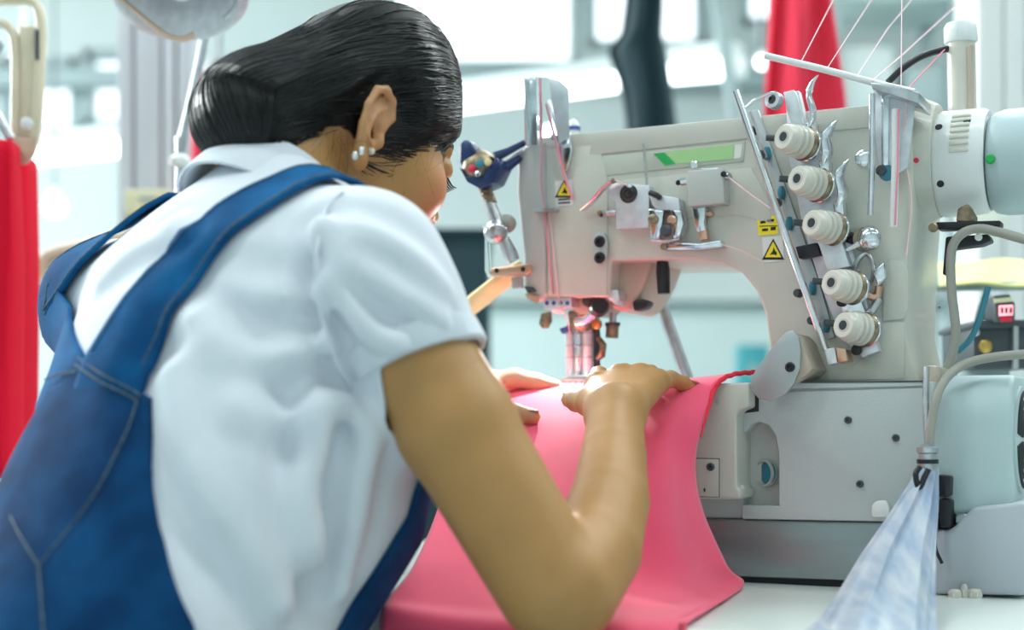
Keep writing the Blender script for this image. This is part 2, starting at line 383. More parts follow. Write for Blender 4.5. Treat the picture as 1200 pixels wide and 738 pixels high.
# further work places in the blurred hall: a far bench, a box on it, a tray
def bench(label, x0, x1, Y, z, m, d=0.6):
    o = empty('work_bench', ((x0 + x1) / 2, Y, 0)); tag(o, label, 'bench'); w = x1 - x0
    MB().box((0, 0, z - 0.02), (w, d, 0.04)).build('worktop', M[m], o, bevel=0.004)
    for sx in (-1, 1):
        for sy in (-1, 1):
            MB().box((sx * (w / 2 - 0.05), sy * (d / 2 - 0.05), (z - 0.04) / 2), (0.05, 0.05, z - 0.04)).build('leg', M['frame_grey'], o)
    MB().box((0, d / 2 - 0.02, z * 0.5), (w - 0.1, 0.02, z * 0.5)).build('back_panel', M['wall_low'], o)
    return o
bench('pale work bench in the hall behind the needle', -0.5, 1.3, 6.4, 0.90, 'wall_low', 0.9)
bench('pale work bench in the hall behind the tan tray', -2.6, -0.9, 4.2, 0.86, 'white_plastic')
def crate(name, label, px0, py0, px1, py1, Y, depth, m, floor_z):
    a, b = P(px0, py1, Y), P(px1, py0, Y); c = (a + b) / 2
    o = empty(name, (c.x, Y + depth / 2, floor_z)); tag(o, label, 'box')
    h = b.z - floor_z; w = b.x - a.x
    bx_ = MB(); t = 0.012
    bx_.box((0, 0, t / 2), (w, depth, t))
    for s in (-1, 1):
        bx_.box((s * (w / 2 - t / 2), 0, h / 2), (t, depth, h)); bx_.box((0, s * (depth / 2 - t / 2), h / 2), (w - 2 * t, t, h))
    bx_.build('shell', M[m], o, bevel=0.003)
    MB().box((0, 0, h - 0.006), (w * 1.04, depth * 1.04, 0.014)).build('rim', M[m], o, bevel=0.004)
    MB().box((0, -depth / 2 - 0.004, h * 0.7), (w * 0.4, 0.01, h * 0.12)).build('grip', M['frame_grey'], o, bevel=0.003)
    return o
crate('storage_box', 'dark green storage box standing behind the sewer and blue lever', 455, 268, 572, 345, 3.4, 0.4, 'teal_dark_cloth', 0.0)
crate('storage_box', 'small dark teal box on the bench seen through the machine throat', 866, 404, 902, 440, 6.2, 0.12, 'teal_box', 0.90)
crate('junction_box', 'cream junction box on the column under the chrome pipe', 146, 223, 200, 256, 2.9, 0.08, 'box_cream', P(0, 256, 2.9).z)
# shelf unit at the upper right
o = empty('shelf_unit', (P(1050, 0, 5.2).x, 5.4, 0)); tag(o, 'grey steel shelf unit behind the pale threads', 'shelf')
for px in (975, 1122):
    for dy in (-0.18, 0.18):
        MB().box((P(px, 0, 5.2).x - o.location.x, dy, 1.6), (0.05, 0.05, 3.2)).build('upright', M['frame_grey'], o)
for i, z in enumerate((0.5, 1.0, 1.5, 2.0, 2.5, 3.0)):
    MB().box((0, 0, z), (0.50, 0.42, 0.035)).build('shelf_board', M['wall_low'], o, bevel=0.004)
for i, (dx, z, w, h, m) in enumerate([(-0.1, 2.0, 0.2, 0.3, 'wall_paint'), (0.12, 2.0, 0.16, 0.22, 'frame_grey'), (-0.08, 1.5, 0.26, 0.25, 'frame_grey'), (0.14, 1.5, 0.14, 0.3, 'white_cloth'), (0.02, 2.5, 0.3, 0.2, 'frame_grey')]):
    t = empty('carton', o.location + Vector((dx, -0.02, z + 0.0175)))
    tag(t, ['pale tall carton on the shelf unit behind the threads', 'grey carton beside a pale tall one on the shelf unit', 'wide grey carton on the shelf unit above the machine arm',
            'white upright carton beside a wide grey one on the shelf', 'low grey carton on the upper shelf of the unit'][i], 'carton')
    MB().box((0, 0, h / 2), (w, 0.3, h)).build('body', M[m], t, bevel=0.006)
    MB().box((0, 0, h + 0.003), (w * 0.12, 0.3, 0.006)).build('tape', M['box_cream'], t)
# tan curved tray edge beyond the sewer's far shoulder
o = empty('parts_tray', P(110, 330, 2.2)); tag(o, 'tan plastic parts tray with rounded rim behind the far shoulder', 'tray'); c0 = o.location.copy()
q = lambda x, y, Y=2.2: P(x, y, Y) - c0
MB().tube(catmull([q(54, 330), q(52, 308), q(60, 298), q(100, 288), q(170, 272), q(230, 262)], 6), 0.010, 10).build('rim', M['tan_plastic'], o)
MB().grid([[q(56, 306), q(120, 292), q(230, 268)], [q(58, 330), q(120, 330), q(230, 330)], [q(60, 345, 2.25), q(120, 345, 2.25), q(230, 345, 2.25)], [q(60, 345, 2.6), q(120, 345, 2.6), q(230, 345, 2.6)]]).build('tray_wall', M['cream_plastic'], o, solid=0.006)
MB().box(q(145, 352, 2.4), (0.3, 0.35, 0.02)).build('bracket', M['frame_grey'], o)
MB().tube([q(145, 352, 2.4), Vector((q(145, 352, 2.4).x, q(145, 352, 2.4).y, -c0.z))], 0.02, 12).build('pole', M['frame_grey'], o)

# ------------------------------------------------------------------ sewing table (machine axes: u along the arm, v away from the sewer)
YAW = math.radians(27); CU = Vector((math.cos(YAW), -math.sin(YAW), 0)); CV = Vector((math.sin(YAW), math.cos(YAW), 0))
P0 = Vector((0.2175, 1.45, 0)); K0 = CV.dot(P0)
def mp(px, py, v):                           # photo pixel on the plane v -> machine-local point
    a = (px - 600) / F
    Y = (v + K0) / (CV.x * a + CV.y)
    d = Vector((a * Y, Y, 0)) - P0
    return Vector((d.dot(CU), v, ZC - (py - HY) / F * Y - TZ))
def uvw(u, v, w): return P0 + CU * u + CV * v + Vector((0, 0, TZ + w))
def world_v(px, py, v): q_ = mp(px, py, v); return uvw(q_.x, q_.y, q_.z)
t = empty('sewing_table', (P0.x, P0.y, 0), -YAW); tag(t, 'white laminate sewing table under the sewing machine', 'table')
MB().box((0.02, 0.02, TZ - 0.02), (1.10, 0.78, 0.04)).build('table_top', M['table_white'], t, bevel=0.010, seg=4)
for su in (-0.46, 0.50):
    MB().box((su, 0.05, 0.03), (0.06, 0.62, 0.05)).build('foot', M['frame_grey'], t, bevel=0.006)
    MB().box((su, 0.05, 0.39), (0.05, 0.09, 0.68)).build('leg', M['frame_grey'], t, bevel=0.006)
    MB().box((su, 0.05, TZ - 0.055), (0.05, 0.55, 0.03)).build('top_bracket', M['frame_grey'], t)
MB().box((0.02, 0.10, 0.22), (0.92, 0.05, 0.05)).build('cross_bar', M['frame_grey'], t)
MB().box((0.0, -0.05, 0.09), (0.42, 0.26, 0.02), Matrix.Rotation(0.15, 3, 'X')).build('pedal', M['dark_grey'], t, bevel=0.004)
# ------------------------------------------------------------------ sewing machine
SM = empty('sewing_machine', (P0.x, P0.y, TZ), -YAW)
tag(SM, 'cream industrial coverstitch sewing machine with five tension knobs on white table', 'sewing machine')
def V(p): return Vector(p)
def plate(name, m, poly, v0, v1, bevel=0.0, parent=SM, seg=2, **k):
    a = [mp(x, y, v0) for x, y in poly]
    return MB().prism(a, [Vector((p.x, v1, p.z)) for p in a]).build(name, M[m], parent, bevel=bevel, seg=seg, **k)
def rod(name, m, pts, r, parent=SM, n=12, sm=0, flat=1.0):
    q_ = [mp(*p) for p in pts]
    return MB().tube(catmull(q_, sm) if sm else q_, r, n, flat=flat).build(name, M[m], parent)
def button(name, m, px, py, v, r, t=0.003, parent=SM, ax=(0, -1, 0), n=20, dome=0.3):
    return MB().lathe(mp(px, py, v), ax, [(0, r), (t * 0.7, r), (t, r * (1 - dome))], n).build(name, M[m], parent)
def screw(px, py, v, r=0.005, m='dark_grey', parent=SM):
    o = MB().lathe(mp(px, py, v), (0, -1, 0), [(0, r), (0.0015, r), (0.0025, r * 0.8), (0.0025, r * 0.45), (0.0008, r * 0.45)], 18).build('screw', M[m], parent)
    return o
# --- arm and column casting
arm = [(628, 160), (680, 156.5), (860, 139), (1060, 119), (1066, 124), (1068, 250), (1064, 300), (1062, 390), (1070, 425), (1082, 452),
       (903, 452), (901, 400), (897, 368), (886, 340), (868, 318), (846, 307), (820, 304), (765, 304), (716, 306), (714, 348), (636, 348), (628, 335)]
plate('arm_casting', 'casting', arm, 0.0, 0.15, 0.007, seg=4)
# raised seam of the top cover and the long name panel
plate('top_cover', 'casting', [(633, 160.5), (680, 156), (860, 138.5), (1056, 119.5), (1056, 146), (876, 162), (699, 181), (690, 181), (692, 170), (636, 176)], -0.0022, 0.01, 0.0012)
np_ = plate('name_panel', 'plate_beige', [(700, 183), (873, 165.5), (871, 189), (694, 207)], -0.0012, 0.004, 0.0005)
plate('label_strip', 'green_light', [(779, 178), (860, 169.5), (859, 186), (792, 192)], -0.0018, 0.0, parent=np_)
plate('label_mark', 'green', [(766, 180), (778, 178.5), (791, 192), (779, 193.5)], -0.0020, 0.0, parent=np_)
plate('label_film', 'sticker_white', [(861, 169.5), (870, 168.5), (868, 185), (860, 186)], -0.0016, 0.0, parent=np_)
# groove panel on arm front, lower seam
plate('lower_panel', 'casting', [(722, 212), (880, 196), (900, 232), (905, 262), (866, 252), (716, 262)], -0.0010, 0.004, 0.0005)
# flared cap at right end of the arm (cream)
hc = mp(1070, 196, 0.075)
RX = (1, 0, 0)
MB().lathe(Vector((0.150, 0.075, hc.z + 0.004)), RX, [(0, 0.058), (0.02, 0.064), (0.034, 0.064), (0.050, 0.056)], 40).build('end_collar', M['casting'], SM)
# handwheel ring and drive motor at the right end
hw = MB().lathe(Vector((0.198, 0.075, hc.z)), RX, [(0, 0.040), (0.001, 0.0495), (0.006, 0.0525), (0.030, 0.0525), (0.046, 0.0515), (0.050, 0.049), (0.050, 0.03)], 48).build('handwheel', M['white_plastic'], SM)
for i in range(7):
    a = math.radians(176 - i * 7.5)
    R = Matrix.Rotation(a, 3, 'X')
    MB().box(Vector((0.226, 0.075, hc.z)) + R @ Vector((0, 0.0525, 0)), (0.018, 0.004, 0.004), R).build('grip_rib', M['ceramic'], hw, bevel=0.001)
for u_, a_ in ((0.206, 214), (0.232, 220), (0.208, 150)):
    a = math.radians(a_); q_ = Vector((0, math.cos(a), math.sin(a)))
    MB().lathe(Vector((u_, 0.075, hc.z)) + Vector((0, q_.y, -q_.z)) * 0.0515, Vector((0, q_.y, -q_.z)), [(0, 0.0035), (0.0016, 0.0035), (0.0018, 0.002)], 14).build('set_screw', M['hole'], hw)
mo = MB().lathe(Vector((0.248, 0.075, hc.z - 0.003)), RX, [(0, 0.036), (0.001, 0.044), (0.006, 0.049), (0.016, 0.0515), (0.12, 0.0515), (0.132, 0.047), (0.136, 0.03)], 48).build('drive_motor', M['motor_grey'], SM)
button('indicator', 'green', 1161, 187, 0.0270, 0.0045, 0.006, parent=mo)
button('red_marker', 'red_dot', 1074, 188, 0.0035, 0.0026, 0.003)
# --- head: rounded face cover and clear take-up guard
fc = [(606, 190), (610, 176), (620, 168), (640, 163), (640, 345), (634, 353), (622, 351), (614, 338), (613, 300), (609, 262), (605, 225)]
fcv = plate('face_cover', 'cover_grey', fc, -0.004, 0.13, 0.004, seg=3)
plate('head_panel', 'casting', [(640, 164), (700, 160), (712, 210), (711, 347), (642, 347)], -0.0018, 0.01, 0.001)
gd = empty('take_up_guard'); gd.parent = SM
plate('upper_shell', 'clear', [(614, 92), (624, 90), (640, 91), (656, 95), (666, 104), (667, 168), (640, 172), (616, 171)], -0.016, -0.014, 0.0006, parent=gd)
plate('side_plate', 'satin_plate', [(643, 93), (657, 96), (666, 105), (667, 160), (655, 168), (650, 140), (646, 115)], -0.010, -0.0085, 0.0004, parent=gd)
plate('mirror_strip', 'chrome', [(616, 93), (628, 91), (630, 170), (617, 170)], -0.012, -0.0105, 0.0006, parent=gd)
plate('lower_shell', 'clear', [(625, 171), (650, 171), (649, 245), (626, 246)], -0.014, -0.0125, 0.0008, parent=gd)
plate('side_wall', 'clear', [(614, 92), (616, 92), (618, 171), (615, 171)], -0.016, 0.02, 0.0004, parent=gd)
plate('lower_lip', 'steel', [(624, 244), (650, 243), (650, 247), (624, 248)], -0.014, -0.002, 0.0004, parent=gd)
rod('take_up_lever', 'steel', [(643, 118, -0.006), (650, 140, -0.006), (656, 165, -0.004), (660, 196, -0.004)], 0.004, parent=gd, sm=4, flat=0.4)
plate('guard_hinge', 'chrome', [(648, 158), (668, 156), (670, 176), (664, 200), (656, 198)], -0.008, -0.002, 0.001, parent=gd)
for k_ in range(3):
    plate('ripple', 'cable_teal', [(645 + k_ * 6, 158 + k_ * 2), (650 + k_ * 6, 156 + k_ * 2), (651 + k_ * 6, 162 + k_ * 2), (646 + k_ * 6, 164 + k_ * 2)], -0.0095, -0.008, parent=gd)
bt = MB().lathe(mp(672, 152, 0.06), (0, 0, 1), [(-0.026, 0.006), (-0.001, 0.006), (0, 0.007), (0.004, 0.007), (0.010, 0.004), (0.012, 0.001)], 16).build('oil_cap', M['white_plastic'], SM)
MB().lathe(mp(672, 153, 0.06), (0, 0, 1), [(0, 0.0078), (0.004, 0.0078)], 16).build('cap_band', M['label_blue'], bt)
# warning stickers
def triangle_sticker(px, py, h, v, parent):
    w = h * 0.52
    T = lambda s: [(px, py - h * 0.55 * s), (px + w * s, py + h * 0.45 * s), (px - w * s, py + h * 0.45 * s)]
    plate('warning_border', 'warn_black', T(1.0), v - 0.0002, v + 0.0002, parent=parent)
    plate('warning_field', 'yellow', T(0.74), v - 0.0004, v, parent=parent)
    plate('warning_symbol', 'warn_black', [(px - w * .30, py + h * .22), (px - w * .05, py + h * .05), (px + w * .05, py - h * .14), (px + w * .18, py + h * .02), (px + w * .34, py + h * .12), (px + w * .30, py + h * .24), (px, py + h * .2)], v - 0.0006, v, parent=parent)
st = plate('warning_label', 'sticker_white', [(650, 212), (670, 210), (671, 240), (652, 242)], -0.0024, 0.0)
triangle_sticker(661, 222, 21, -0.0026, st)
for k_ in range(2):
    plate('text_line', 'dark_grey', [(654, 233 + 4 * k_), (668, 232 + 4 * k_), (668, 234 + 4 * k_), (654, 235 + 4 * k_)], -0.0027, -0.002, parent=st)
st = plate('caution_label', 'yellow', [(887, 255), (911, 252), (912, 274), (889, 276)], -0.0008, 0.0)
for (x, y, w, h) in ((891, 259, 6, 3), (899, 257, 8, 3), (890, 264.5, 21, 1), (893, 268, 7, 3), (903, 266, 6, 4)):
    plate('caution_mark', 'warn_black', [(x, y), (x + w, y - 0.6), (x + w, y + h - 0.6), (x, y + h)], -0.0010, -0.0004, parent=st)
st = plate('warning_label', 'sticker_white', [(893, 278), (917, 276), (919, 305), (895, 308)], -0.0008, 0.0)
triangle_sticker(906, 293, 25, -0.0010, st)
# two dark screws on a slotted tab
tb = plate('screw_tab', 'cover_grey', [(695, 276), (701, 271), (708, 273), (711, 282), (711, 300), (707, 309), (699, 309), (695, 303)], -0.006, 0.0, 0.001)
for y in (283, 302): screw(703, y, -0.006, 0.0062, 'black', tb)
# --- thread guides along the arm front
g1 = plate('guide_plate', 'satin_plate', [(716, 214), (761, 217), (760, 267), (722, 268), (721, 236), (713, 230)], -0.012, 0.0, 0.0012)
screw(737, 227, -0.012, 0.0058, 'black', g1)
MB().lathe(mp(737, 227, -0.0121), (0, -1, 0), [(0, 0.010), (0.001, 0.010)], 20).build('washer', M['chrome'], g1)
rod('spring_strip', 'chrome', [(683, 246, -0.006), (696, 234, -0.014), (708, 220, -0.018), (720, 212, -0.018), (736, 217, -0.016)], 0.0042, parent=g1, sm=5, flat=0.35)
button('strip_eye', 'bronze', 719, 212, -0.019, 0.003, 0.003, parent=g1)
button('side_screw', 'chrome', 706, 251, -0.008, 0.0045, 0.006, parent=g1)
button('side_screw', 'black', 705, 252, -0.014, 0.002, 0.001, parent=g1)
rod('pivot_stud', 'steel', [(704, 251, -0.006), (722, 249, -0.006)], 0.003, parent=g1)
rod('guide_pin', 'steel', [(754, 168, -0.010), (757, 200, -0.010), (758, 216, -0.010)], 0.0013)
g2 = plate('looper_guide', 'satin_plate', [(760, 226), (795, 232), (797, 246), (770, 246), (764, 240)], -0.018, 0.0, 0.001)
plate('side_bracket', 'chrome', [(759, 244), (778, 246), (776, 262), (772, 280), (762, 280)], -0.022, -0.004, 0.002, parent=g2)
plate('tip_bracket', 'chrome', [(784, 244), (798, 246), (801, 262), (796, 278), (788, 280), (790, 262)], -0.020, -0.004, 0.002, parent=g2)
button('guide_wheel', 'bronze', 766, 257, -0.022, 0.0055, 0.004, parent=g2)
button('guide_wheel', 'dark_grey', 781, 271, -0.020, 0.0060, 0.006, parent=g2)
button('guide_wheel', 'copper', 788, 258, -0.018, 0.0048, 0.004, parent=g2)
rod('guide_wire', 'steel', [(764, 282, -0.020), (780, 283, -0.022), (796, 280, -0.018)], 0.0012, parent=g2, sm=4)
rod('guide_wire', 'black', [(762, 226, -0.016), (770, 229, -0.020), (774, 232, -0.018)], 0.003, parent=g2)
g3 = plate('sensor_block', 'cover_grey', [(804, 200), (847, 197), (849, 238), (806, 242)], -0.020, 0.0, 0.002)
rod('side_hook', 'chrome', [(804, 212, -0.012), (797, 213, -0.014)], 0.0042, parent=g3)
button('hook_eye', 'black', 795, 214, -0.016, 0.0028, 0.001, parent=g3)
rod('side_hook', 'chrome', [(846, 207, -0.012), (855, 207, -0.016)], 0.0040, parent=g3)
button('hook_eye', 'black', 848, 204, -0.020, 0.003, 0.001, parent=g3)
button('top_stud', 'chrome', 814, 193, -0.010, 0.004, 0.004, parent=g3)
rod('top_pin', 'steel', [(822, 199, -0.012), (842, 198, -0.012)], 0.0016, parent=g3)
g4 = plate('thread_finger', 'chrome', [(811, 242), (827, 240), (825, 262), (827, 270), (817, 272), (814, 262)], -0.014, -0.004, 0.001)
plate('finger_tip', 'copper', [(816, 268), (827, 266), (829, 280), (820, 282)], -0.013, -0.006, 0.0006, parent=g4)
button('side_stud', 'copper', 833, 251, -0.002, 0.0035, 0.004, parent=g4)
g5 = plate('guide_bar', 'chrome', [(774, 285), (784, 283), (820, 285), (844, 281), (846, 289), (820, 292), (776, 293)], -0.014, -0.002, 0.0012)
button('bar_stud', 'bronze', 778, 289, -0.015, 0.0035, 0.002, parent=g5)
# --- under the head: neck, needle clamp, needles, presser foot
plate('neck_casting', 'peach_cast', [(713, 300), (767, 300), (764, 312), (758, 330), (748, 348), (738, 361), (727, 366), (714, 360)], 0.025, 0.115, 0.008, seg=4)
plate('scale_plate', 'satin_plate', [(636, 349), (669, 348), (670, 360), (637, 362)], 0.002, 0.02, 0.0006)
for k_ in range(4):
    button('scale_mark', 'label_blue', 641 + k_ * 8, 355, 0.002, 0.0024, 0.0006)
plate('ring_hook', 'bronze', [(634, 367), (644, 365), (645, 376), (641, 384), (635, 385), (631, 379)], 0.030, 0.036, 0.001)
plate('foot_boss', 'peach_cast', [(668, 348), (700, 346), (698, 362), (690, 368), (678, 368), (668, 362)], 0.02, 0.09, 0.003)
nc = plate('needle_clamp', 'bronze', [(664, 364), (692, 362), (690, 380), (686, 388), (670, 386), (666, 378)], 0.032, 0.062, 0.003)
rod('clamp_arm', 'chrome', [(676, 378, 0.028), (688, 374, 0.026), (700, 362, 0.026)], 0.006, parent=nc)
rod('clamp_screw', 'copper', [(678, 362, 0.030), (682, 372, 0.028), (684, 384, 0.030)], 0.0035, parent=nc)
kb = MB().lathe(mp(700, 361, 0.020), Vector((0.55, -0.8, 0.1)), [(0, 0.009), (0.004, 0.011), (0.010, 0.011), (0.014, 0.0085)], 24).build('clamp_knob', M['black'], SM)
MB().lathe(mp(689, 353, 0.022), Vector((0.3, -0.9, 0)), [(0, 0.006), (0.006, 0.006), (0.008, 0.003)], 16).build('knob_boss', M['dark_grey'], kb)
plate('knob_bracket', 'satin_plate', [(712, 340), (724, 339), (726, 350), (722, 358), (712, 350)], 0.004, 0.03, 0.002)
for i, (x, c, r_) in enumerate(((668, 'satin_plate', 0.0048), (678, 'chrome', 0.0045), (689, 'satin_plate', 0.0062))):
    nb = rod('needle_bar', c, [(x - 1, 380, 0.045), (x - 0.5, 395, 0.045), (x, 436, 0.045), (x, 440, 0.045)], [r_ * 0.9, r_, r_, r_ * 0.6])
    rod('needle', 'chrome', [(x, 438, 0.045), (x, 449, 0.045)], [0.0011, 0.0005], parent=nb, n=8)
    for k_ in range(3):
        MB().lathe(mp(x - 0.3, 392 + k_ * 14, 0.045) , (0, 0, 1), [(0, r_ * 1.05), (0.0012, r_ * 1.12), (0.0024, r_ * 1.05)], 14).build('bar_groove', M['steel'], nb)
plate('cutter_tip', 'label_blue', [(655, 385), (666, 381), (668, 388), (658, 391)], 0.038, 0.05, 0.001)
rod('needle_thread_post', 'dark_grey', [(698, 378, 0.055), (699, 392, 0.055), (699, 440, 0.055)], 0.0042)
button('amber_stud', 'brass', 700, 380, 0.045, 0.0058, 0.006)
MB().tube([mp(701, 396, 0.048), mp(707, 404, 0.046), mp(705, 416, 0.046), mp(700, 420, 0.048)], [0.003, 0.004, 0.0045, 0.003], 10).build('thread_hook', M['bronze'], SM)
ls = rod('lifter_stem', 'steel', [(719, 366, 0.06), (718, 380, 0.06)], 0.004)
rod('lifter_sleeve', 'bronze', [(718, 380, 0.06), (717, 396, 0.06)], 0.0072, parent=ls)
rod('lifter_collar', 'dark_grey', [(718, 378, 0.06), (718, 382, 0.06)], 0.0085, parent=ls)
pf = plate('presser_foot', 'steel', [(656, 444), (668, 440), (690, 439), (697, 443), (696, 449), (656, 452)], 0.025, 0.075, 0.0012)
plate('foot_shank', 'steel', [(683, 430), (695, 430), (694, 442), (684, 442)], 0.06, 0.072, 0.001, parent=pf)
for k_ in range(5):
    plate('foot_tooth', 'dark_grey', [(659 + k_ * 7, 447), (662 + k_ * 7, 447), (662 + k_ * 7, 451), (659 + k_ * 7, 451)], 0.0235, 0.03, parent=pf)
rod('presser_lever', 'black', [(776, 300, 0.02), (777, 318, 0.02), (778, 344, 0.02)], [0.0055, 0.0075, 0.0065], n=14)
rod('lift_rod', 'steel', [(762, 312, 0.155), (780, 372, 0.155), (806, 446, 0.155)], 0.0072, n=16)
plate('lift_stub', 'black', [(740, 352), (752, 350), (760, 353), (756, 361), (742, 365)], 0.02, 0.04, 0.003)
# --- blue lever with ball joint, spring and eye shield on the left of the head
el = empty('eye_shield_bracket'); el.parent = SM
MB().lathe(mp(562, 196, -0.02), Vector((0.25, -1, 0.25)), [(-0.014, 0.010), (-0.008, 0.018), (0.004, 0.019), (0.012, 0.015), (0.016, 0.006)], 28).build('ball_cap', M['bronze'], el)
for (x, y, c, r_) in ((553, 198, 'red_dot', 0.0045), (563, 192, 'cable_teal', 0.005), (572, 190, 'cream_arm', 0.004), (560, 204, 'chrome', 0.0035)):
    button('cap_print', c, x, y, -0.039, r_, 0.002, parent=el, ax=(0.2, -1, 0.2))
plate('lever_wing', 'blue_plastic', [(537, 168), (543, 162), (552, 166), (557, 178), (552, 190), (545, 200), (537, 190)], -0.034, -0.014, 0.004, parent=el, seg=3)
plate('lever_body', 'blue_plastic', [(538, 196), (546, 206), (562, 208), (582, 184), (586, 196), (577, 214), (562, 221), (547, 213)], -0.036, -0.008, 0.004, parent=el, seg=3)
rod('lever_fork', 'blue_plastic', [(580, 184, -0.022), (596, 177, -0.014), (615, 167, -0.004)], [0.006, 0.0042, 0.0035], parent=el)
rod('lever_fork', 'blue_plastic', [(578, 208, -0.022), (592, 198, -0.014), (610, 184, -0.004)], [0.0075, 0.0058, 0.004], parent=el)
rod('fork_web', 'satin_plate', [(582, 196, -0.016), (596, 188, -0.010), (612, 177, -0.002)], 0.0045, parent=el, flat=0.5)
sp = [mp(568 + (k_ / 40) * 7, 220 + (k_ / 40) * 17, -0.02) + Vector((math.cos(k_ * 0.95), math.sin(k_ * 0.95), 0)) * 0.0062 for k_ in range(41)]
MB().tube(sp, 0.0016, 6).build('spring', M['bronze'], el)
rod('shaft', 'steel', [(568, 218, -0.02), (575, 240, -0.02), (583, 262, -0.02)], [0.0055, 0.0068, 0.0075], parent=el)
MB().ball(mp(581, 272, -0.026), 0.0135, 20).build('joint_ball', M['steel'], el)
MB().tube([mp(566, 266, -0.036), mp(581, 264, -0.0395), mp(594, 268, -0.036)], 0.0012, 8).build('ball_slot', M['chrome'], el)
MB().ball(mp(594, 262, -0.014), 0.0105, 16).build('joint_clamp', M['cable_grey'], el)
rod('lower_shaft', 'steel', [(590, 280, -0.02), (598, 298, -0.016), (602, 306, -0.014)], [0.0065, 0.0085, 0.007], parent=el)
plate('shield', 'clear', [(568, 268), (572, 268), (574, 318), (615, 314), (618, 322), (572, 325), (568, 318)], -0.024, -0.021, 0.0006, parent=el)
plate('shield_bar', 'copper', [(576, 313), (620, 309), (622, 318), (616, 323), (576, 324), (573, 319)], -0.026, -0.018, 0.002, parent=el)
for x in (582, 613): button('bar_hole', 'black', x, 317 - (x - 582) * 0.05, -0.026, 0.0026, 0.0006, parent=el)
plate('shield_tab', 'oval_steel', [(599, 325), (611, 324), (611, 337), (600, 338)], -0.016, -0.010, 0.0006, parent=el)
plate('cover_latch', 'dark_grey', [(613, 335), (624, 336), (628, 341), (618, 343)], -0.007, 0.0, 0.001)
plate('cover_latch', 'copper', [(614, 343), (632, 345), (628, 355), (618, 350)], -0.006, 0.0, 0.001)
rod('fabric_guide_arm', 'cream_arm', [(536, 372, 0.05), (560, 352, 0.03), (590, 328, 0.01), (612, 312, 0.02)], [0.014, 0.016, 0.015, 0.010], sm=4, flat=0.5)
# --- tension unit
tu = empty('tension_unit'); tu.parent = SM
def along(t, off=0):                         # axis of the knob row
    return (922 + (992 - 922) * t + off, 160 + (384 - 160) * t)
knob_px = [(918, 160), (934, 209), (951, 261), (974, 331), (988, 381)]
backp = plate('bracket_plate', 'satin_plate', [(920, 108), (936, 106), (944, 140), (968, 190), (985, 245), (1010, 330), (1026, 395), (1028, 414), (1008, 418), (985, 395), (960, 330), (940, 262), (925, 190)], -0.010, 0.0, 0.001, parent=tu)
plate('teal_bar', 'oval_steel', [(880, 130), (888, 128), (960, 330), (978, 395), (968, 398), (946, 335)], -0.006, 0.0, 0.001, parent=tu)
plate('top_bracket', 'satin_plate', [(918, 108), (930, 105), (934, 112), (942, 150), (928, 148), (922, 130)], -0.030, -0.026, 0.0006, parent=tu)
MB().lathe(mp(910, 119, -0.028), (-0.3, -0.95, 0.1), [(0, 0.0085), (0.008, 0.0085), (0.008, 0.0045), (0.002, 0.0045)], 20).build('top_eyelet', M['steel'], tu)
MB().lathe(mp(909, 118.5, -0.034), (-0.3, -0.95, 0.1), [(0, 0.0045), (0.002, 0.0045)], 16).build('eyelet_hole', M['hole'], tu)
rod('long_rod', 'chrome', [(862, 107, -0.045), (868, 124, -0.045), (916, 262, -0.040), (968, 410, -0.034)], 0.0036, parent=tu, n=14)
rod('wire_loop', 'chrome', [(874, 126, -0.045), (886, 116, -0.042), (904, 109, -0.036), (912, 112, -0.034)], 0.0014, parent=tu, sm=4)
rod('wire_loop', 'steel', [(878, 130, -0.035), (886, 150, -0.028), (895, 176, -0.022), (898, 184, -0.018)], 0.0014, parent=tu, sm=4)
plate('rod_clamp', 'satin_plate', [(966, 409), (978, 407), (981, 425), (970, 428)], -0.046, -0.02, 0.001, parent=tu)
plate('rod_clamp_side', 'copper', [(979, 407), (991, 409), (993, 423), (982, 425)], -0.044, -0.02, 0.001, parent=tu)
plate('foot_block', 'satin_plate', [(1006, 405), (1026, 398), (1030, 411), (1010, 419)], -0.022, -0.004, 0.001, parent=tu)
button('foot_hole', 'black', 1004, 410, -0.024, 0.0052, 0.002, parent=tu)
plate('dark_bar', 'black', [(932, 289), (957, 284), (961, 298), (936, 303)], -0.024, -0.01, 0.001, parent=tu)
plate('mid_plate', 'satin_plate', [(957, 280), (984, 276), (996, 312), (970, 318)], -0.026, -0.010, 0.001, parent=tu)
plate('lower_plate', 'chrome', [(982, 350), (1006, 344), (1014, 366), (990, 372)], -0.026, -0.010, 0.001, parent=tu)
button('plate_hole', 'black', 986, 354, -0.027, 0.0045, 0.002, parent=tu)
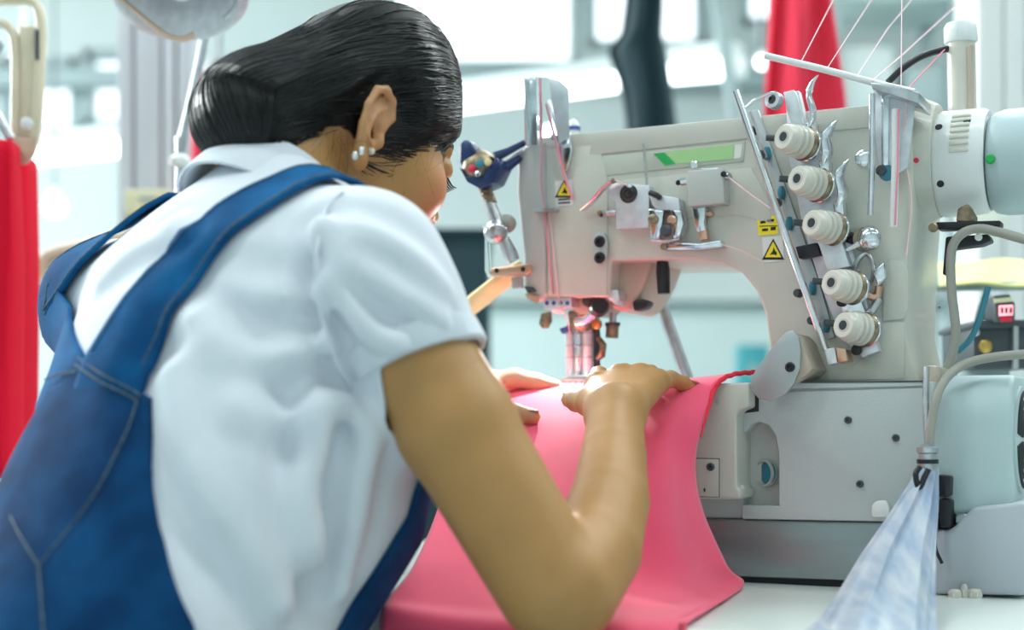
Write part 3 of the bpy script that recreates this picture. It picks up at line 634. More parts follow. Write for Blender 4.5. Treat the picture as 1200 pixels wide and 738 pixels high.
for t_, (x, y) in enumerate(knob_px):
    c = mp(x, y, -0.052); ax = Vector((0.42, 0.90, -0.10)).normalized()   # from the front disc back to the plate
    k_ = empty('tension_knob'); k_.parent = tu
    MB().lathe(c, ax, [(0, 0.0062), (0.0, 0.0112), (0.0015, 0.0126), (0.009, 0.0130), (0.0098, 0.0146), (0.0126, 0.0148), (0.0134, 0.0128), (0.0150, 0.0128), (0.0158, 0.0154), (0.0192, 0.0156), (0.020, 0.0134), (0.0216, 0.0134), (0.0224, 0.0160), (0.0265, 0.0162), (0.028, 0.014)], 32).build('dial', M['ceramic'], k_)
    MB().lathe(c - ax * 0.0006, ax, [(0, 0.0046), (0.0012, 0.0046)], 18).build('dial_hole', M['hole'], k_)
    MB().lathe(c - ax * 0.0004, ax, [(0, 0.0064), (0.0010, 0.0064)], 18).build('dial_rim', M['cover_grey'], k_)
    MB().lathe(c + ax * 0.028, ax, [(0, 0.0155), (0.003, 0.0172), (0.005, 0.0150)], 28).build('tension_disc', M['bronze'], k_)
    MB().lathe(c + ax * 0.034, ax, [(0, 0.0135), (0.002, 0.0160), (0.004, 0.0160), (0.006, 0.012)], 28).build('backing_disc', M['chrome'], k_)
    MB().tube([c + ax * 0.030, c + ax * 0.052], 0.0055, 12).build('post', M['steel'], k_)
    st_ = [Vector((-0.022, 0.016, 0.004)), Vector((-0.010, 0.022, 0.003))]
    MB().tube([c + s for s in st_], 0.0032, 10).build('side_stud', M['dark_grey'], k_)
# curved polished thread fingers behind the upper three knobs, ball and lever lower down
for pts in ([(949, 152, -0.022), (953, 132, -0.026), (948, 112, -0.028), (952, 97, -0.028), (959, 88, -0.024)],
            [(965, 196, -0.022), (970, 178, -0.026), (968, 162, -0.028), (974, 150, -0.028), (981, 141, -0.024)],
            [(982, 244, -0.022), (988, 226, -0.026), (984, 208, -0.028), (988, 196, -0.028), (995, 187, -0.024)]):
    rod('thread_finger', 'chrome', pts, [0.004 + 0.0022 * math.sin(math.pi * min(1, i / 14)) if i < 14 else 0.0058 - 0.0050 * (i - 14) / 10 for i in range(25)], parent=tu, sm=6, flat=0.55)
    x, y, v_ = pts[0]
    plate('finger_mount', 'chrome', [(x - 7, y - 8), (x + 6, y - 10), (x + 7, y + 8), (x - 4, y + 10)], v_ - 0.004, v_ + 0.012, 0.002, parent=tu)
MB().ball(mp(1019, 279, -0.022), (0.0115, 0.009, 0.0120), 20).build('thumb_nut', M['chrome'], tu)
MB().lathe(mp(1014, 280, -0.018), (-0.4, 0.9, 0), [(0, 0.0118), (0.005, 0.0118)], 20).build('nut_collar', M['bronze'], tu)
rod('nut_pin', 'white_plastic', [(992, 293, -0.02), (1012, 283, -0.02)], [0.0015, 0.0035], parent=tu)
rod('nut_arm', 'black', [(990, 276, -0.012), (1006, 282, -0.014)], 0.0055, parent=tu)
MB().tube(catmull([mp(1000, 318, -0.012), mp(1007, 303, -0.016), mp(1017, 298, -0.016), mp(1024, 314, -0.016), mp(1020, 334, -0.012)], 5), 0.0035, 10, flat=0.6).build('bent_lever', M['steel'], tu)
plate('bent_lever_tip', 'chrome', [(1022, 318), (1036, 306), (1038, 324), (1028, 336)], -0.02, -0.010, 0.002, parent=tu)
rod('lever_spring', 'copper', [(1011, 328, -0.010), (1016, 344, -0.014), (1027, 348, -0.012), (1030, 336, -0.010)], 0.0038, parent=tu, sm=4)
rod('lever_tail', 'steel', [(1006, 372, -0.010), (1020, 366, -0.014), (1030, 350, -0.012)], 0.004, parent=tu, sm=4)
for x, y in ((884, 154), (893, 182), (912, 238), (937, 344), (953, 376)):
    button('rod_stud', 'dark_grey', x, y, -0.018, 0.0042, 0.012, parent=tu)
for x, y in ((899, 180), (916, 226), (925, 262), (952, 338), (968, 382)):
    MB().ball(mp(x, y, -0.010), (0.004, 0.006, 0.008), 10).build('green_stud', M['cable_teal'], tu)
# --- thread guide post on the column and long rod above
tg = empty('thread_guide'); tg.parent = SM
rod('guide_rod', 'white_plastic', [(896, 65, -0.05), (960, 80, -0.035), (1040, 101, -0.02), (1072, 108, -0.02)], 0.0034, parent=tg)
plate('guide_top', 'steel', [(1020, 97), (1045, 98), (1077, 108), (1076, 121), (1022, 104)], -0.040, 0.02, 0.001, parent=tg)
plate('guide_sheet', 'satin_plate', [(1023, 103), (1073, 112), (1064, 196), (1046, 206), (1030, 200), (1026, 160)], -0.016, -0.013, 0.001, parent=tg)
plate('sheet_rib', 'chrome', [(1032, 108), (1042, 110), (1041, 196), (1033, 194)], -0.0185, -0.015, 0.001, parent=tg)
rod('guide_leg', 'chrome', [(1022, 110, -0.03), (1022, 180, -0.03), (1020, 252, -0.026)], 0.0030, parent=tg)
rod('guide_leg', 'white_plastic', [(1050, 128, -0.03), (1049, 200, -0.03), (1047, 266, -0.026)], 0.0036, parent=tg)
button('guide_screw', 'chrome', 1012, 186, 0.0, 0.008, 0.004, parent=tg)
button('guide_screw', 'dark_grey', 1033, 200, -0.019, 0.005, 0.004, parent=tg)
button('guide_nut', 'cable_teal', 1040, 203, -0.016, 0.0075, 0.004, parent=tg)
# capped tube standing on the arm
pt = rod('thread_tube', 'ceramic', [(1128, 150, 0.10), (1127, 96, 0.10), (1126, 50, 0.10)], 0.0140, n=24)
rod('tube_cap', 'white_plastic', [(1126, 51, 0.10), (1126, 48, 0.10), (1125, 32, 0.10), (1125, 28, 0.10)], [0.0150, 0.0165, 0.0160, 0.0140], parent=pt, n=24)
rod('tube_stripe', 'peach_cast', [(1138, 140, 0.089), (1137, 54, 0.089)], 0.0035, parent=pt)
rod('air_hose', 'black', [(1041, 96, 0.05), (1058, 80, 0.06), (1080, 66, 0.075), (1106, 58, 0.09), (1122, 57, 0.10)], 0.0034, sm=5)
# --- side of the column: flat cover plate and relief
plate('column_relief', 'casting', [(1034, 312), (1042, 304), (1058, 305), (1064, 318), (1064, 362), (1058, 374), (1034, 376)], -0.003, 0.003, 0.0015)
plate('column_panel', 'casting', [(1015, 378), (1060, 377), (1060, 444), (945, 446), (945, 440), (1000, 430), (1012, 420)], -0.002, 0.003, 0.0010)
ov = plate('belt_guard', 'oval_steel', [(922, 388), (930, 387), (936, 395), (938, 410), (937, 432), (930, 450), (920, 462), (903, 470), (889, 467), (880, 457), (880, 445), (886, 432), (906, 405)], -0.060, -0.056, 0.0008)
plate('guard_edge', 'peach_cast', [(930, 390), (936, 398), (938, 430), (931, 449), (944, 440), (952, 432), (946, 418), (938, 398)], -0.055, 0.0, 0.003)
screw(926, 430, -0.060, 0.0048, 'black', ov)
# --- base: bed, main housing, side block, recess, lower steel skirt
BV = -0.04
plate('bed', 'casting_cool', [(588, 461), (1085, 449), (1085, 457), (588, 472)], BV, 0.16, 0.002)
# main housing is built as a frame round the arched recess
hous = [(870, 448.5), (1092, 447), (1094, 612), (870, 608), (870, 592), (913, 593), (913, 530), (909, 510), (901, 498), (890, 494), (880, 497), (874, 506), (870, 506)]
plate('base_housing', 'casting_cool', hous, BV, 0.15, 0.0012)
plate('housing_body', 'casting_cool', [(640, 470), (872, 468), (872, 608), (640, 604)], BV + 0.012, 0.15, 0.003)
plate('recess_wall', 'cover_grey', [(868, 490), (916, 490), (916, 596), (868, 596)], BV + 0.022, BV + 0.03)
MB().lathe(mp(900, 554, BV + 0.022), (-0.55, -0.83, 0), [(0, 0.0135), (0.006, 0.0135), (0.006, 0.0115), (0.003, 0.0115)], 28).build('sight_rim', M['cover_grey'], SM)
MB().lathe(mp(900, 554, BV + 0.018), (-0.55, -0.83, 0), [(0, 0.0115), (0.001, 0.0115)], 28).build('sight_glass', M['cable_teal'], SM)
sb = plate('side_block', 'casting', [(790, 455), (836, 449.5), (877, 448), (877, 477), (866, 481), (863, 486), (863, 571), (868, 575), (867, 585), (790, 584)], BV - 0.022, BV + 0.05, 0.003, seg=3)
plate('block_door', 'casting', [(800, 537), (842, 538), (842, 582), (800, 581)], BV - 0.0235, BV, 0.0006, parent=sb)
plate('door_gap', 'dark_grey', [(798, 536), (843.3, 537), (843.3, 582.6), (798, 582)], BV - 0.0224, BV, parent=sb)
screw(833, 547, BV - 0.0235, 0.0040, 'dark_grey', sb)
button('block_dimple', 'cover_grey', 842, 470, BV - 0.022, 0.003, 0.0012, parent=sb)
plate('door_notch', 'dark_grey', [(824, 573), (826, 571), (827, 575), (825, 577)], BV - 0.0238, BV - 0.02, parent=sb)
plate('dark_slot', 'hole', [(877, 462), (889, 462), (889, 482), (872, 484), (870, 480)], BV - 0.0006, BV + 0.01)
button('clip', 'white_plastic', 868, 572, BV - 0.004, 0.004, 0.006)
for x, y in ((994, 492), (1050, 513), (1008, 567)): screw(x, y, BV, 0.0036, 'dark_grey')
plate('seam_line', 'dark_grey', [(935, 447.0), (1085, 445.6), (1085, 447.4), (935, 448.8)], BV - 0.0006, BV + 0.004)
plate('corner_boss', 'white_plastic', [(1021, 592), (1026, 587), (1038, 586), (1042, 594), (1042, 606), (1021, 606)], BV - 0.006, BV, 0.002)
plate('lower_skirt', 'lower_steel', [(640, 605), (1094, 612.5), (1094, 685), (1040, 682), (640, 668)], BV + 0.006, 0.14, 0.003)
plate('skirt_gap', 'hole', [(640, 668), (1100, 680), (1100, 690), (640, 682)], BV + 0.012, 0.13)
plate('column_end', 'peach_cast', [(1082, 428), (1098, 428), (1100, 470), (1083, 470)], -0.01, 0.10, 0.003)
# --- clutch motor at the lower right
mt = empty('lower_motor'); mt.parent = SM
c = mp(1140, 515, -0.01); zl = mp(1140, 600, -0.01).z; zt = mp(1140, 438, -0.045).z
prof = []
R_ = 0.042
for k_ in range(13):
    a = math.pi / 2 * k_ / 12; prof.append((-0.045 + R_ - R_ * math.sin(a), zt - R_ + R_ * math.cos(a)))
prof = prof + [(-0.045, zl), (0.10, zl)] + [(0.10 - R_ + R_ * math.sin(math.pi / 2 * (1 - k_ / 12)) , zt - R_ + R_ * math.cos(math.pi / 2 * (1 - k_ / 12))) for k_ in range(13)]
u0, u1 = mp(1093, 515, -0.045).x, mp(1186, 515, -0.045).x
MB().prism([Vector((u0, a, b)) for a, b in prof], [Vector((u1, a, b)) for a, b in prof]).build('motor_housing', M['motor_grey'], mt, bevel=0.006, seg=3)
fcz = (zt + zl) / 2 + 0.004; fan = Vector((u1, 0.012, fcz))
MB().lathe(fan - Vector((0.001, 0, 0)), RX, [(0, 0.050), (0.003, 0.050), (0.004, 0.046)], 40).build('fan_cover', M['motor_grey'], mt)
for rr in (0.044, 0.035, 0.026, 0.017):
    for seg_ in range(4):
        a0 = seg_ * math.pi / 2 + 0.12
        MB().tube([fan + Vector((0.0032, math.cos(a0 + j * 0.133) * rr, math.sin(a0 + j * 0.133) * rr)) for j in range(11)], 0.0022, 6).build('fan_slot', M['hole'], mt)
MB().lathe(fan + Vector((0.002, 0, 0)), RX, [(0, 0.011), (0.004, 0.011), (0.005, 0.008)], 24).build('fan_hub', M['white_plastic'], mt)
low = [(1092, 621), (1114, 621), (1141, 594), (1202, 588), (1206, 600), (1206, 690), (1200, 698), (1094, 696)]
plate('motor_bracket', 'motor_low', low, -0.055, 0.10, 0.006, parent=mt, seg=3)
for x, y, w_, h_ in ((1098, 556, 16, 26), (1100, 584, 15, 34), (1088, 560, 5, 60)):
    plate('connector', 'black', [(x, y), (x + w_, y + 2), (x + w_ - 1, y + h_), (x + 1, y + h_)], -0.060, -0.03, 0.002, parent=mt)
rod('connector_wire', 'black', [(1098, 612, -0.062), (1096, 640, -0.064), (1104, 660, -0.062)], 0.0016, parent=mt, sm=4)
# --- cables and brackets right of the column
rod('cable', 'cable_grey', [(1230, 288, -0.02), (1199, 280, -0.01), (1170, 272, 0.0), (1147, 268, 0.01), (1127, 274, 0.01), (1115, 294, 0.01), (1115, 340, 0.01), (1120, 386, 0.01), (1116, 416, 0.01), (1110, 432, 0.01)], 0.0045, sm=5)
rod('cable', 'cable_grey', [(1230, 412, -0.03), (1199, 415, -0.03), (1160, 419, -0.03), (1130, 427, -0.035), (1110, 442, -0.05), (1099, 462, -0.062), (1092, 492, -0.066), (1088, 524, -0.068)], 0.0042, sm=5)
rod('cable', 'cable_teal', [(1122, 412, 0.03), (1138, 396, 0.03), (1150, 366, 0.03), (1158, 336, 0.03)], 0.003, sm=5)
rod('cable', 'steel', [(1086, 430, -0.052), (1085, 470, -0.06), (1087, 522, -0.068)], 0.0030, sm=4)
plate('hose_clip', 'black', [(1096, 260), (1173, 258), (1172, 267), (1098, 269)], 0.02, 0.04, 0.002)
plate('hose_clip', 'black', [(1108, 277), (1158, 274), (1162, 282), (1150, 287), (1112, 292), (1110, 322), (1104, 322)], 0.03, 0.05, 0.002)
plate('clip_block', 'bronze', [(1122, 244), (1134, 238), (1142, 252), (1142, 260), (1120, 260)], 0.025, 0.045, 0.002)
button('clip_stud', 'bronze', 1094, 267, 0.01, 0.0045, 0.004)
button('clip_stud', 'white_plastic', 1147, 278, 0.028, 0.0035, 0.004)
button('casting_dot', 'hole', 1101, 360, 0.12, 0.001, 0.001)

# small work lamp under the head that lights the needle
nl = MB().lathe(mp(655, 361, 0.012), (0, -0.25, -1), [(0, 0.007), (0.004, 0.0075), (0.005, 0.006)], 18).build('needle_lamp', M['white_plastic'], SM)
ld = bpy.data.lights.new('needle_lamp_light', 'AREA'); ld.shape = 'DISK'; ld.size = 0.012; ld.energy = 0.32; ld.color = (1.0, 0.97, 0.95)
lo_ = bpy.data.objects.new('needle_lamp_light', ld); COL.objects.link(lo_); q_ = mp(655, 367, 0.006); lo_.location = uvw(q_.x, q_.y - 0.002, q_.z - 0.002)
lo_.rotation_euler = (Vector((0.0, 1.34, 0.88)) - Vector(lo_.location)).to_track_quat('-Z', 'Y').to_euler()
# ------------------------------------------------------------------ pink fabric on the machine bed
def bicubic(ctrl, nu, nv):
    rows = [catmull(r, nu) for r in ctrl]
    cols = [catmull([r[j] for r in rows], nv) for j in range(len(rows[0]))]
    return [[cols[j][i] for j in range(len(cols))] for i in range(len(cols[0]))]
PV = lambda px, py, v: world_v(px, py, v)
ctrl = [
    [PV(560, 451, .06), PV(640, 451, .06), PV(700, 450, .06), PV(790, 449, .05), PV(882, 436, -.01)],
    [PV(552, 453, -.02), PV(640, 452, -.02), PV(700, 451, -.03), PV(790, 447, -.05), PV(846, 443, -.066)],
    [P(542, 486, 1.475), P(632, 486, 1.445), P(704, 482, 1.415), P(785, 482, 1.360), P(829, 470, 1.375)],
    [P(530, 530, 1.41), P(620, 530, 1.38), P(704, 530, 1.35), P(778, 530, 1.325), P(815, 530, 1.352)],
    [P(512, 600, 1.32), P(606, 602, 1.29), P(704, 604, 1.27), P(782, 604, 1.275), P(822, 602, 1.335)],
    [P(484, 664, 1.235), P(590, 672, 1.215), P(702, 676, 1.21), P(795, 672, 1.25), P(850, 660, 1.325)],
    [P(456, 700, 1.200), P(584, 712, 1.165), P(700, 712, 1.15), P(790, 706, 1.185), P(870, 686, 1.345)],
    [P(446, 724, 1.178), P(582, 738, 1.125), P(700, 738, 1.09), P(770, 734, 1.078), P(824, 726, 1.130)],
    [P(444, 800, 1.172), P(582, 810, 1.118), P(700, 815, 1.08), P(765, 815, 1.062), P(796, 800, 1.055)],
    [P(442, 900, 1.170), P(582, 910, 1.116), P(700, 915, 1.08), P(765, 915, 1.060), P(800, 900, 1.050)]]
g = bicubic(ctrl, 16, 12)
nr, ncs = len(g), len(g[0])
for i in range(nr):
    for j in range(ncs):
        s, t_ = j / (ncs - 1), i / (nr - 1)
        amp = 0.003 * min(1, t_ * 4) + 0.004 * max(0, t_ - 0.5)
        d = math.sin(s * 23 + 3 * math.sin(t_ * 5) + t_ * 4) * amp * (0.4 + 0.6 * s) + 0.003 * max(0, (s - .8) * 5) * math.sin(t_ * 30)
        p = g[i][j]; g[i][j] = p + Vector((0.25, -0.9, 0.25)) * d
        q_ = g[i][j] - P0; u_, v_ = q_.dot(CU), q_.dot(CV)
        if v_ > -0.366 and g[i][j].z < TZ + 0.004: g[i][j].z = TZ + 0.004
fab = empty('fabric_piece', (g[nr // 2][ncs // 2].x, g[nr // 2][ncs // 2].y, TZ)); tag(fab, 'pink knit fabric draped from the needle over the table edge', 'fabric')
o0 = Vector(fab.location)
g2 = [[p - o0 for p in r] for r in g]
MB().grid(g2).build('cloth', M['pink_cloth'], fab, solid=0.0016)
ed = [g2[i][-1] for i in range(0, 34)]
ed = [p + Vector((0.002, -0.001, 0.0006 * math.sin(i * 1.9))) for i, p in enumerate(ed)]
MB().tube(ed, [0.0024 if i < 20 else 0.0024 - 0.0018 * (i - 20) / 13 for i in range(34)], 8).build('rolled_hem', M['pink_hem'], fab)

# ------------------------------------------------------------------ suction bag hanging from its nozzle
bag = empty('waste_bag', P(1040, 690, 1.16)); tag(bag, 'translucent pale blue waste bag tied to a metal nozzle', 'bag'); b0 = bag.location.copy()
keys = [(548, 1074, 1099, 1.275), (565, 1068, 1098, 1.272), (600, 1046, 1097, 1.258), (650, 1012, 1093, 1.225), (700, 984, 1090, 1.165), (740, 960, 1089, 1.080), (790, 935, 1090, 0.985), (860, 925, 1090, 0.965)]
rows = []
for y in np.linspace(548, 860, 60):
    l, r, Y = (np.interp(y, [k[0] for k in keys], [k[i] for k in keys]) for i in (1, 2, 3))
    row = []; n = 73
    gr = (y - 548) / 312
    for j in range(n):
        a = 2 * math.pi * j / (n - 1)
        fold = (0.003 + 0.006 * gr) * (math.sin(7 * a + 0.8 * math.sin(gr * 5)) * 0.7 + 0.5 * math.sin(13 * a + 2 * gr))
        x = (l + r) / 2 - (r - l) / 2 * math.cos(a)
        p = P(x, y, Y); dep = math.sin(a) * (0.008 + 0.045 * min(1, gr * 1.6)) + fold * (1 if 0.1 < gr else gr * 10)
        p = Vector((p.x + 0.25 * fold, p.y - dep * 0.8, p.z + max(0, dep) * 0.3))
        if (p - P0).dot(CV) > -0.372 and p.z < TZ + 0.003: p.z = TZ + 0.003 + 0.001 * math.sin(9 * a)
        row.append(p - b0)
    rows.append(row)
MB().grid(rows).build('film', M['bag'], bag)
q = lambda x, y, Y=1.275: P(x, y, Y) - b0
MB().tube([q(1087, 520), q(1087, 524), q(1087, 530), q(1087, 532), q(1087, 545), q(1087, 553)], [0.005, 0.0095, 0.0098, 0.0075, 0.0088, 0.0092], 24).build('nozzle', M['steel'], bag)
MB().tube([q(1087, 538), q(1087, 543)], 0.0096, 24).build('nozzle_band', M['black'], bag)
MB().tube(catmull([q(1078, 547, 1.262), q(1073, 556, 1.260), q(1077, 572, 1.258), q(1083, 560, 1.260), q(1088, 550, 1.262)], 5), 0.0026, 8).build('tie_strap', M['black'], bag)

# ------------------------------------------------------------------ small things round the machine
for i, (x, w, h, lab) in enumerate(((1119, 0.0060, 0.0075, 'rounded white plastic cap lying leftmost by the motor bracket'), (1130, 0.0032, 0.0120, 'thin white plastic pin standing between two caps by the motor bracket'),
                                    (1142, 0.0068, 0.0080, 'ribbed white plastic cap beside the thin pin by the motor bracket'))):
    c = P(x, 699, 1.285); c.z = TZ
    o = empty('plastic_cap', c); tag(o, lab, 'cap')
    MB().lathe((0, 0, 0), (0, 0, 1), [(0, w), (h * 0.6, w), (h * 0.85, w * 0.85), (h, w * 0.5)], 18).build('shell', M['ceramic'], o)
    for k_ in range(8 if i == 2 else 3):
        a = k_ * math.pi / (4 if i == 2 else 1.5)
        MB().tube([(math.cos(a) * w, math.sin(a) * w, 0.001), (math.cos(a) * w, math.sin(a) * w, h * 0.6)], 0.0007, 6).build('rib', M['white_plastic'], o)
# control box, display, dark cone and yellow cloth behind the machine
o = empty('control_box', P(1172, 432, 1.62)); tag(o, 'dark grey control box with gold button behind the machine column', 'control box'); c0 = o.location.copy()
q = lambda x, y, Y=1.62: P(x, y, Y) - c0
def slab(name, m, poly, Y0, Y1, parent, c0, bevel=0.0):
    return MB().prism([P(x, y, Y0) - c0 for x, y in poly], [Vector((P(x, y, Y0).x, Y1, P(x, y, Y0).z)) - c0 for x, y in poly]).build(name, M[m], parent, bevel=bevel)
bd = slab('case', 'dark_grey', [(1140, 384), (1196, 378), (1212, 384), (1212, 432), (1141, 432)], 1.62, 1.74, o, c0, 0.004)
slab('lid', 'dark_grey', [(1138, 380), (1150, 374), (1212, 374), (1212, 384), (1140, 385)], 1.615, 1.745, o, c0, 0.003)
MB().lathe(q(1154, 406), (0, -1, 0), [(0, 0.0075), (0.004, 0.0075), (0.006, 0.005)], 20).build('gold_button', M['brass'], o)
MB().lathe(q(1143, 389), (0, -1, 0), [(0, 0.0045), (0.003, 0.0045), (0.004, 0.003)], 16).build('screw', M['steel'], o)
slab('side_rail', 'oval_steel', [(1188, 382), (1194, 382), (1194, 432), (1188, 432)], 1.612, 1.62, o, c0, 0.001)
MB().tube([Vector((0, 0.06, 0)), Vector((0, 0.06, TZ - c0.z + 0.001))], 0.03, 16).build('stand', M['frame_grey'], o)
dd = slab('display_case', 'dark_grey', [(1165, 346), (1184, 344), (1186, 352), (1190, 354), (1190, 378), (1168, 378)], 1.60, 1.64, o, c0, 0.002)
slab('display', 'pink_led', [(1171, 358), (1187, 357), (1187, 369), (1171, 370)], 1.5985, 1.60, dd, c0)
for k_, x in enumerate((1173, 1178, 1183)):
    slab('digit', 'hole', [(x, 360), (x + 3, 360), (x + 3, 367), (x, 367)], 1.598, 1.5986, dd, c0)
slab('cap_stripe', 'box_cream', [(1165, 350), (1186, 348), (1187, 353), (1166, 355)], 1.598, 1.60, dd, c0)
sl = slab('red_lamp', 'pink_hem', [(1172, 372), (1186, 371), (1186, 376), (1173, 377)], 1.5985, 1.60, dd, c0)
MB().lathe(q(1154, 378, 1.66), (0.06, 0, 1), [(0, 0.013), (0.02, 0.009), (0.042, 0.002)], 16).build('fin_cone', M['dark_grey'], o)
MB().lathe(q(1161, 378, 1.64), (-0.05, 0, 1), [(0, 0.007), (0.02, 0.004), (0.036, 0.001)], 14).build('fin_cone', M['motor_grey'], o)
o = empty('yellow_cloth', P(1160, 320, 1.72)); tag(o, 'pale yellow cloth strip spread behind the machine column', 'cloth'); c0 = o.location.copy()
rows = []
for k_ in range(14):
    t_ = k_ / 13; row = []
    for j in range(30):
        s = j / 29; x = 1100 + 140 * s; y = 308 - 4 * s + (26 + 3 * s) * t_ + 2.0 * math.sin(s * 9 + t_ * 2)
        row.append(P(x, y, 1.72 + 0.14 * (1 - t_) + 0.008 * math.sin(s * 14)) - c0)
    rows.append(row)
MB().grid(rows).build('sheet', M['yellow_cloth'], o, solid=0.003)
MB().tube([P(1096, 336, 1.74) - c0, P(1240, 334, 1.74) - c0], 0.006, 10).build('rail', M['frame_grey'], o)
MB().tube([P(1230, 334, 1.74) - c0, Vector(((P(1230, 334, 1.74) - c0).x, 0.02, -c0.z))], 0.01, 10).build('upright', M['frame_grey'], o)
# grey-white glove behind the drive motor
o = empty('work_glove', P(1158, 262, 1.9)); tag(o, 'white work glove hanging behind the drive motor', 'glove'); c0 = o.location.copy()
gl = MB().ball(P(1160, 245, 1.9) - c0, (0.026, 0.014, 0.045), 14); gl.build('palm', M['white_cloth'], o)
for k_, (x, y, l) in enumerate(((1144, 268, 0.03), (1154, 280, 0.036), (1165, 284, 0.038), (1175, 276, 0.034))):
    p = P(x, y, 1.9) - c0
    MB().tube([p + Vector((0, 0, l)), p + Vector((0, 0, l * .4)), p], [0.008, 0.008, 0.004], 10).build('finger', M['white_cloth'], o)
MB().tube([P(1160, 200, 1.9) - c0, P(1160, 214, 1.9) - c0], [0.026, 0.024], 16).build('cuff', M['glove_grey'], o)

# threads
def thread(label, pts, r, m='pale_thread', sm=0):
    q_ = [Vector(p) for p in pts]; q_ = catmull(q_, sm) if sm else q_
    if q_[-1].z > 1.38: q_.append(q_[-1] + (q_[-1] - q_[-2]).normalized() * 0.7)   # up to the thread stand overhead
    o0 = q_[0].copy()
    o = MB().tube([p - o0 for p in q_], r, 6).build('thread', M[m]); o.location = o0
    return tag(o, label, 'thread')
thread('pale thread running steeply up from the guide rod middle', [world_v(938, 74, -.04), P(992, -30, 1.55)], 0.0006)
thread('pale pink thread rising from the guide rod beside a vertical thread', [world_v(1003, 91, -.03), P(1040, 34, 1.5), P(1090, -26, 1.62)], 0.0006)
thread('pale pink thread rising to the upper right towards the white post', [world_v(1022, 95, -.03), P(1060, 62, 1.5), P(1165, -34, 1.7)], 0.0007)
thread('vertical pale thread above the thread guide top plate', [world_v(1056, 102, -.02), P(1057, -30, 1.45)], 0.0005)
thread('pale pink thread fading up behind the coral garment', [world_v(968, 82, -.035), P(1034, -20, 1.6)], 0.0005)
thread('pink thread from the thread guide up to the capped tube', [world_v(1062, 106, -.02), world_v(1108, 57, .09)], 0.0007, 'pink_thread')
thread('pink thread from the sensor block to the tension rod', [world_v(853, 207, -.017), world_v(880, 228, -.03), world_v(903, 244, -.036)], 0.0007, 'pale_thread')
thread('pink thread from the guide bar to the warning label', [world_v(845, 286, -.013), world_v(870, 294, -.008), world_v(896, 307, -.004)], 0.0006, 'pale_thread')
thread('thick pink thread hanging from the take-up lever to the arm', [world_v(640, 122, -.013), world_v(650, 160, -.012), world_v(660, 200, -.008), world_v(671, 234, -.005)], 0.0015, 'pink_thread', 4)
thread('pink thread behind the mirror strip of the clear guard', [world_v(633, 92, -.013), world_v(634, 130, -.013), world_v(634, 168, -.013)], 0.0017, 'pink_thread')
thread('pink thread inside the lower clear guard', [world_v(636, 172, -.008), world_v(634, 210, -.008), world_v(638, 244, -.006), world_v(648, 345, -.003)], 0.0011, 'pink_thread', 4)
thread('pale thread running down the head panel to the needles', [world_v(644, 248, -.003), world_v(654, 346, -.003), world_v(664, 372, .02), world_v(668, 390, .038)], 0.0007, 'pale_thread', 4)
thread('red thread lying along the white leg of the thread guide', [world_v(1053, 128, -.035), world_v(1052, 200, -.035), world_v(1049, 264, -.03)], 0.0010, 'pink_thread')
thread('pink thread hanging past the right leg of the thread guide', [world_v(1062, 118, -.02), world_v(1060, 180, -.012), world_v(1068, 235, -.004), world_v(1062, 300, -.003)], 0.0008, 'pale_thread', 4)
# ------------------------------------------------------------------ the sewer: signed-distance modelling helpers
A3 = lambda v: np.array(tuple(v), dtype=np.float64)
def smin(a, b, k):
    h = np.clip(0.5 + 0.5 * (b - a) / k, 0, 1); return b * (1 - h) + a * h - k * h * (1 - h)
def smax(a, b, k): return -smin(-a, -b, k)
def cap(p, a, b, ra, rb):
    a, b = A3(a), A3(b); ab = b - a; t = np.clip(((p - a) @ ab) / (ab @ ab), 0, 1)
    return np.linalg.norm(p - a - t[:, None] * ab, axis=1) - (ra + (rb - ra) * t)
def ell(p, c, r, R=None):
    q_ = p - A3(c)
    if R is not None: q_ = q_ @ R                     # columns of R are the axes
    r = np.array(r); k0 = np.linalg.norm(q_ / r, axis=1); k1 = np.linalg.norm(q_ / (r * r), axis=1) + 1e-9
    return k0 * (k0 - 1) / k1
def chain(p, pts, rs, k=0.0):
    d = None
    for i in range(len(pts) - 1):
        e = cap(p, pts[i], pts[i + 1], rs[i], rs[i + 1]); d = e if d is None else (smin(d, e, k) if k else np.minimum(d, e))
    return d
